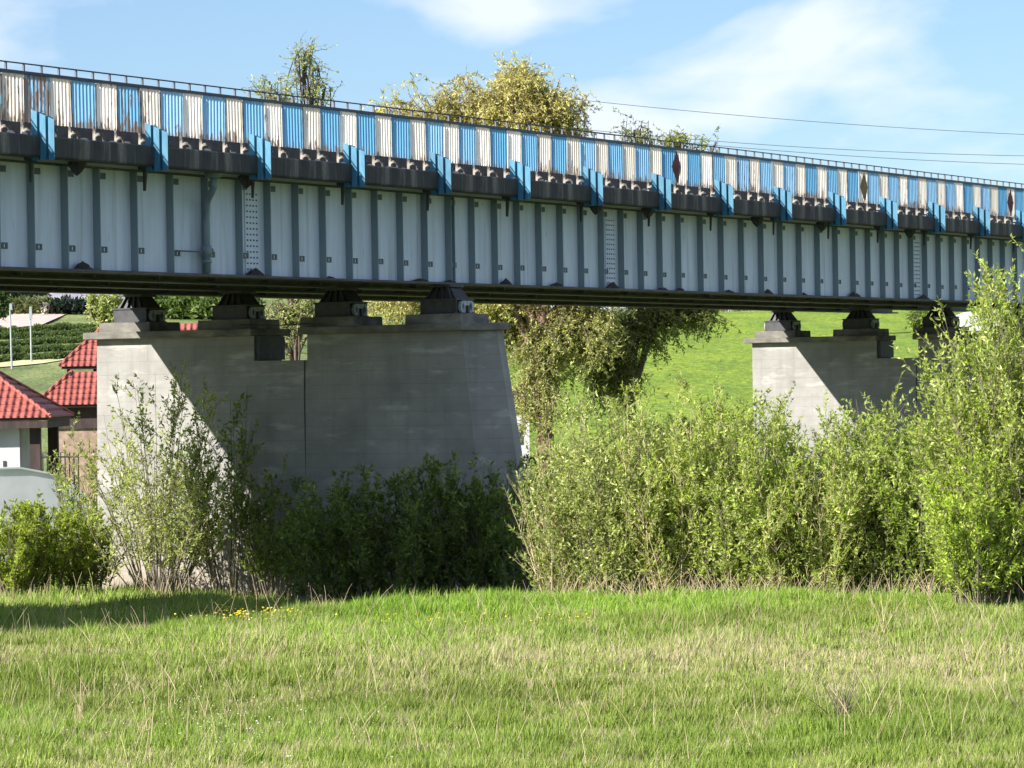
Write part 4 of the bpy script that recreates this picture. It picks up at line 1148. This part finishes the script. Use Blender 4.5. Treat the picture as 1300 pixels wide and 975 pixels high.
# dry stalks rising out of the grass, thin and leaning
def stalks(name, n, y0, y1, hmin, hmax, rad, mat, label, lean=.35, xf=None):
    X, Y = scatter(n, y0, y1)
    if xf is not None: X = xf(n, Y)
    Z = ground_z(X,Y); h = rng.uniform(hmin,hmax,n)
    A = np.stack([X,Y,Z],-1); l = rng.normal(0,lean,(n,2))*h[:,None]
    C = A + np.stack([l[:,0],l[:,1],h],-1); B = (A+C)/2 + np.stack([-l[:,0]*.2,-l[:,1]*.2,h*.08],-1)
    p = bezier(A,B,C,5); r_ = np.linspace(1,.4,5)[None,:]*np.full((n,1),rad)
    return tag(obj(name, tubes_mesh(name, p, r_, mat, 3), None), label, 'grass', kind='stuff')
stalks('dry_stalks', 900, 36, 62, .25, .60, .0045, 'stem_straw', 'thin dry straw stalks standing in the meadow')
stalks('dry_reeds', 900, 80, 96, .3, .8, .008, 'stem_straw', 'pale dry reeds at the foot of the bushes', .3)
stalks('dry_reeds', 500, 64.5, 68, .2, .6, .006, 'stem_straw', 'pale dry stems under the willow thicket', .45, lambda n, Y: (rng.uniform(700,1200,n)-650)/4500*Y)
# single weeds that stand out
def weed(px, py, h, n, spread, label, mat='stem_straw'):
    lo, hi = 30.0, 80.0
    for _ in range(50):
        m = (lo+hi)/2
        if float(ground_z(wx(px,m),m)) > Zp(py,m,px): hi = m
        else: lo = m
    Y = lo; X = wx(px,Y); z = float(ground_z(X,Y))
    root = empty('dry_weed', (X,Y,z)); tag(root, label, 'weed', 'dry weeds in the meadow')
    A = rng.normal(0,.04,(n,3))*np.array([1,1,0]); hh = h*rng.uniform(.5,1,n)
    l = rng.normal(0,spread,(n,2))*hh[:,None]
    C = A+np.stack([l[:,0],l[:,1],hh],-1); B = (A+C)/2; B[:,2] += hh*.1
    obj('stalks', tubes_mesh('stalks', bezier(A,B,C,6), np.linspace(.006,.003,6)[None,:]*np.ones((n,1)), mat, 4), None, root)
weed(1062, 918, .62, 26, .45, 'largest dry weed tuft with dark fanned stalks in the right foreground', 'stem_grey')
weed(1088, 922, .70, 5, .7, 'few long pale stalks leaning right out of the largest weed tuft')
weed(98, 925, .62, 9, .5, 'dry weed with long bent pale stalks in the left foreground')
weed(182, 968, .75, 3, .18, 'single upright pale stalk at the bottom left')
weed(205, 795, .5, 4, .3, 'pale stalks crossing the shadow edge at the left')
weed(1120, 805, .6, 7, .35, 'pale stalks before the thicket right of centre')
weed(1225, 850, .6, 6, .4, 'leaning pale stalks in the right of the meadow')
weed(555, 830, .6, 7, .35, 'thin dark stalks in the middle of the meadow', 'stem_grey')
weed(1290, 905, .35, 10, .9, 'flattened dry weed at the right edge of the meadow', 'stem_grey')
# dandelions and daisies: too many and too small to count
def flowers(name, n, fx, fy, size, mat, label):
    V = []; F = []
    for i in range(n):
        px, py = fx(), fy()
        lo, hi = 30.0, 90.0
        for _ in range(36):
            m = (lo+hi)/2
            if float(ground_z(wx(px,m),m)) > Zp(py,m,px): hi = m
            else: lo = m
        X = wx(px,lo); z = float(ground_z(X,lo)) + random.uniform(.13,.22); k = len(V); s = size*random.uniform(.7,1.3)
        for j in range(6):
            a = j*math.pi/3; V.append((X+s*math.cos(a), lo+s*math.sin(a), z+random.uniform(0,.01)))
        V.append((X, lo-.3*s, z+s*.8)); V.append((X, lo, z-s*.7))
        for j in range(6): F.append((k+j, k+(j+1)%6, k+6)); F.append((k+(j+1)%6, k+j, k+7))
    me = bpy.data.meshes.new(name); me.from_pydata(V, [], F); me.update()
    return tag(obj(name, me, mat), label, 'flowers', kind='stuff')
g_ = random.gauss
flowers('dandelions', 90, lambda: g_(310,42), lambda: 788+g_(0,4), .023, 'petal_yellow', 'patch of yellow dandelions by the shadow edge at left')
flowers('dandelions', 50, lambda: random.uniform(450,760), lambda: 797+g_(0,4), .017, 'petal_yellow', 'thin line of yellow dandelions across the middle')
flowers('daisies', 170, lambda: g_(300,90), lambda: 930+g_(0,22), .008, 'petal_white', 'sprinkle of tiny white daisies in the near grass')
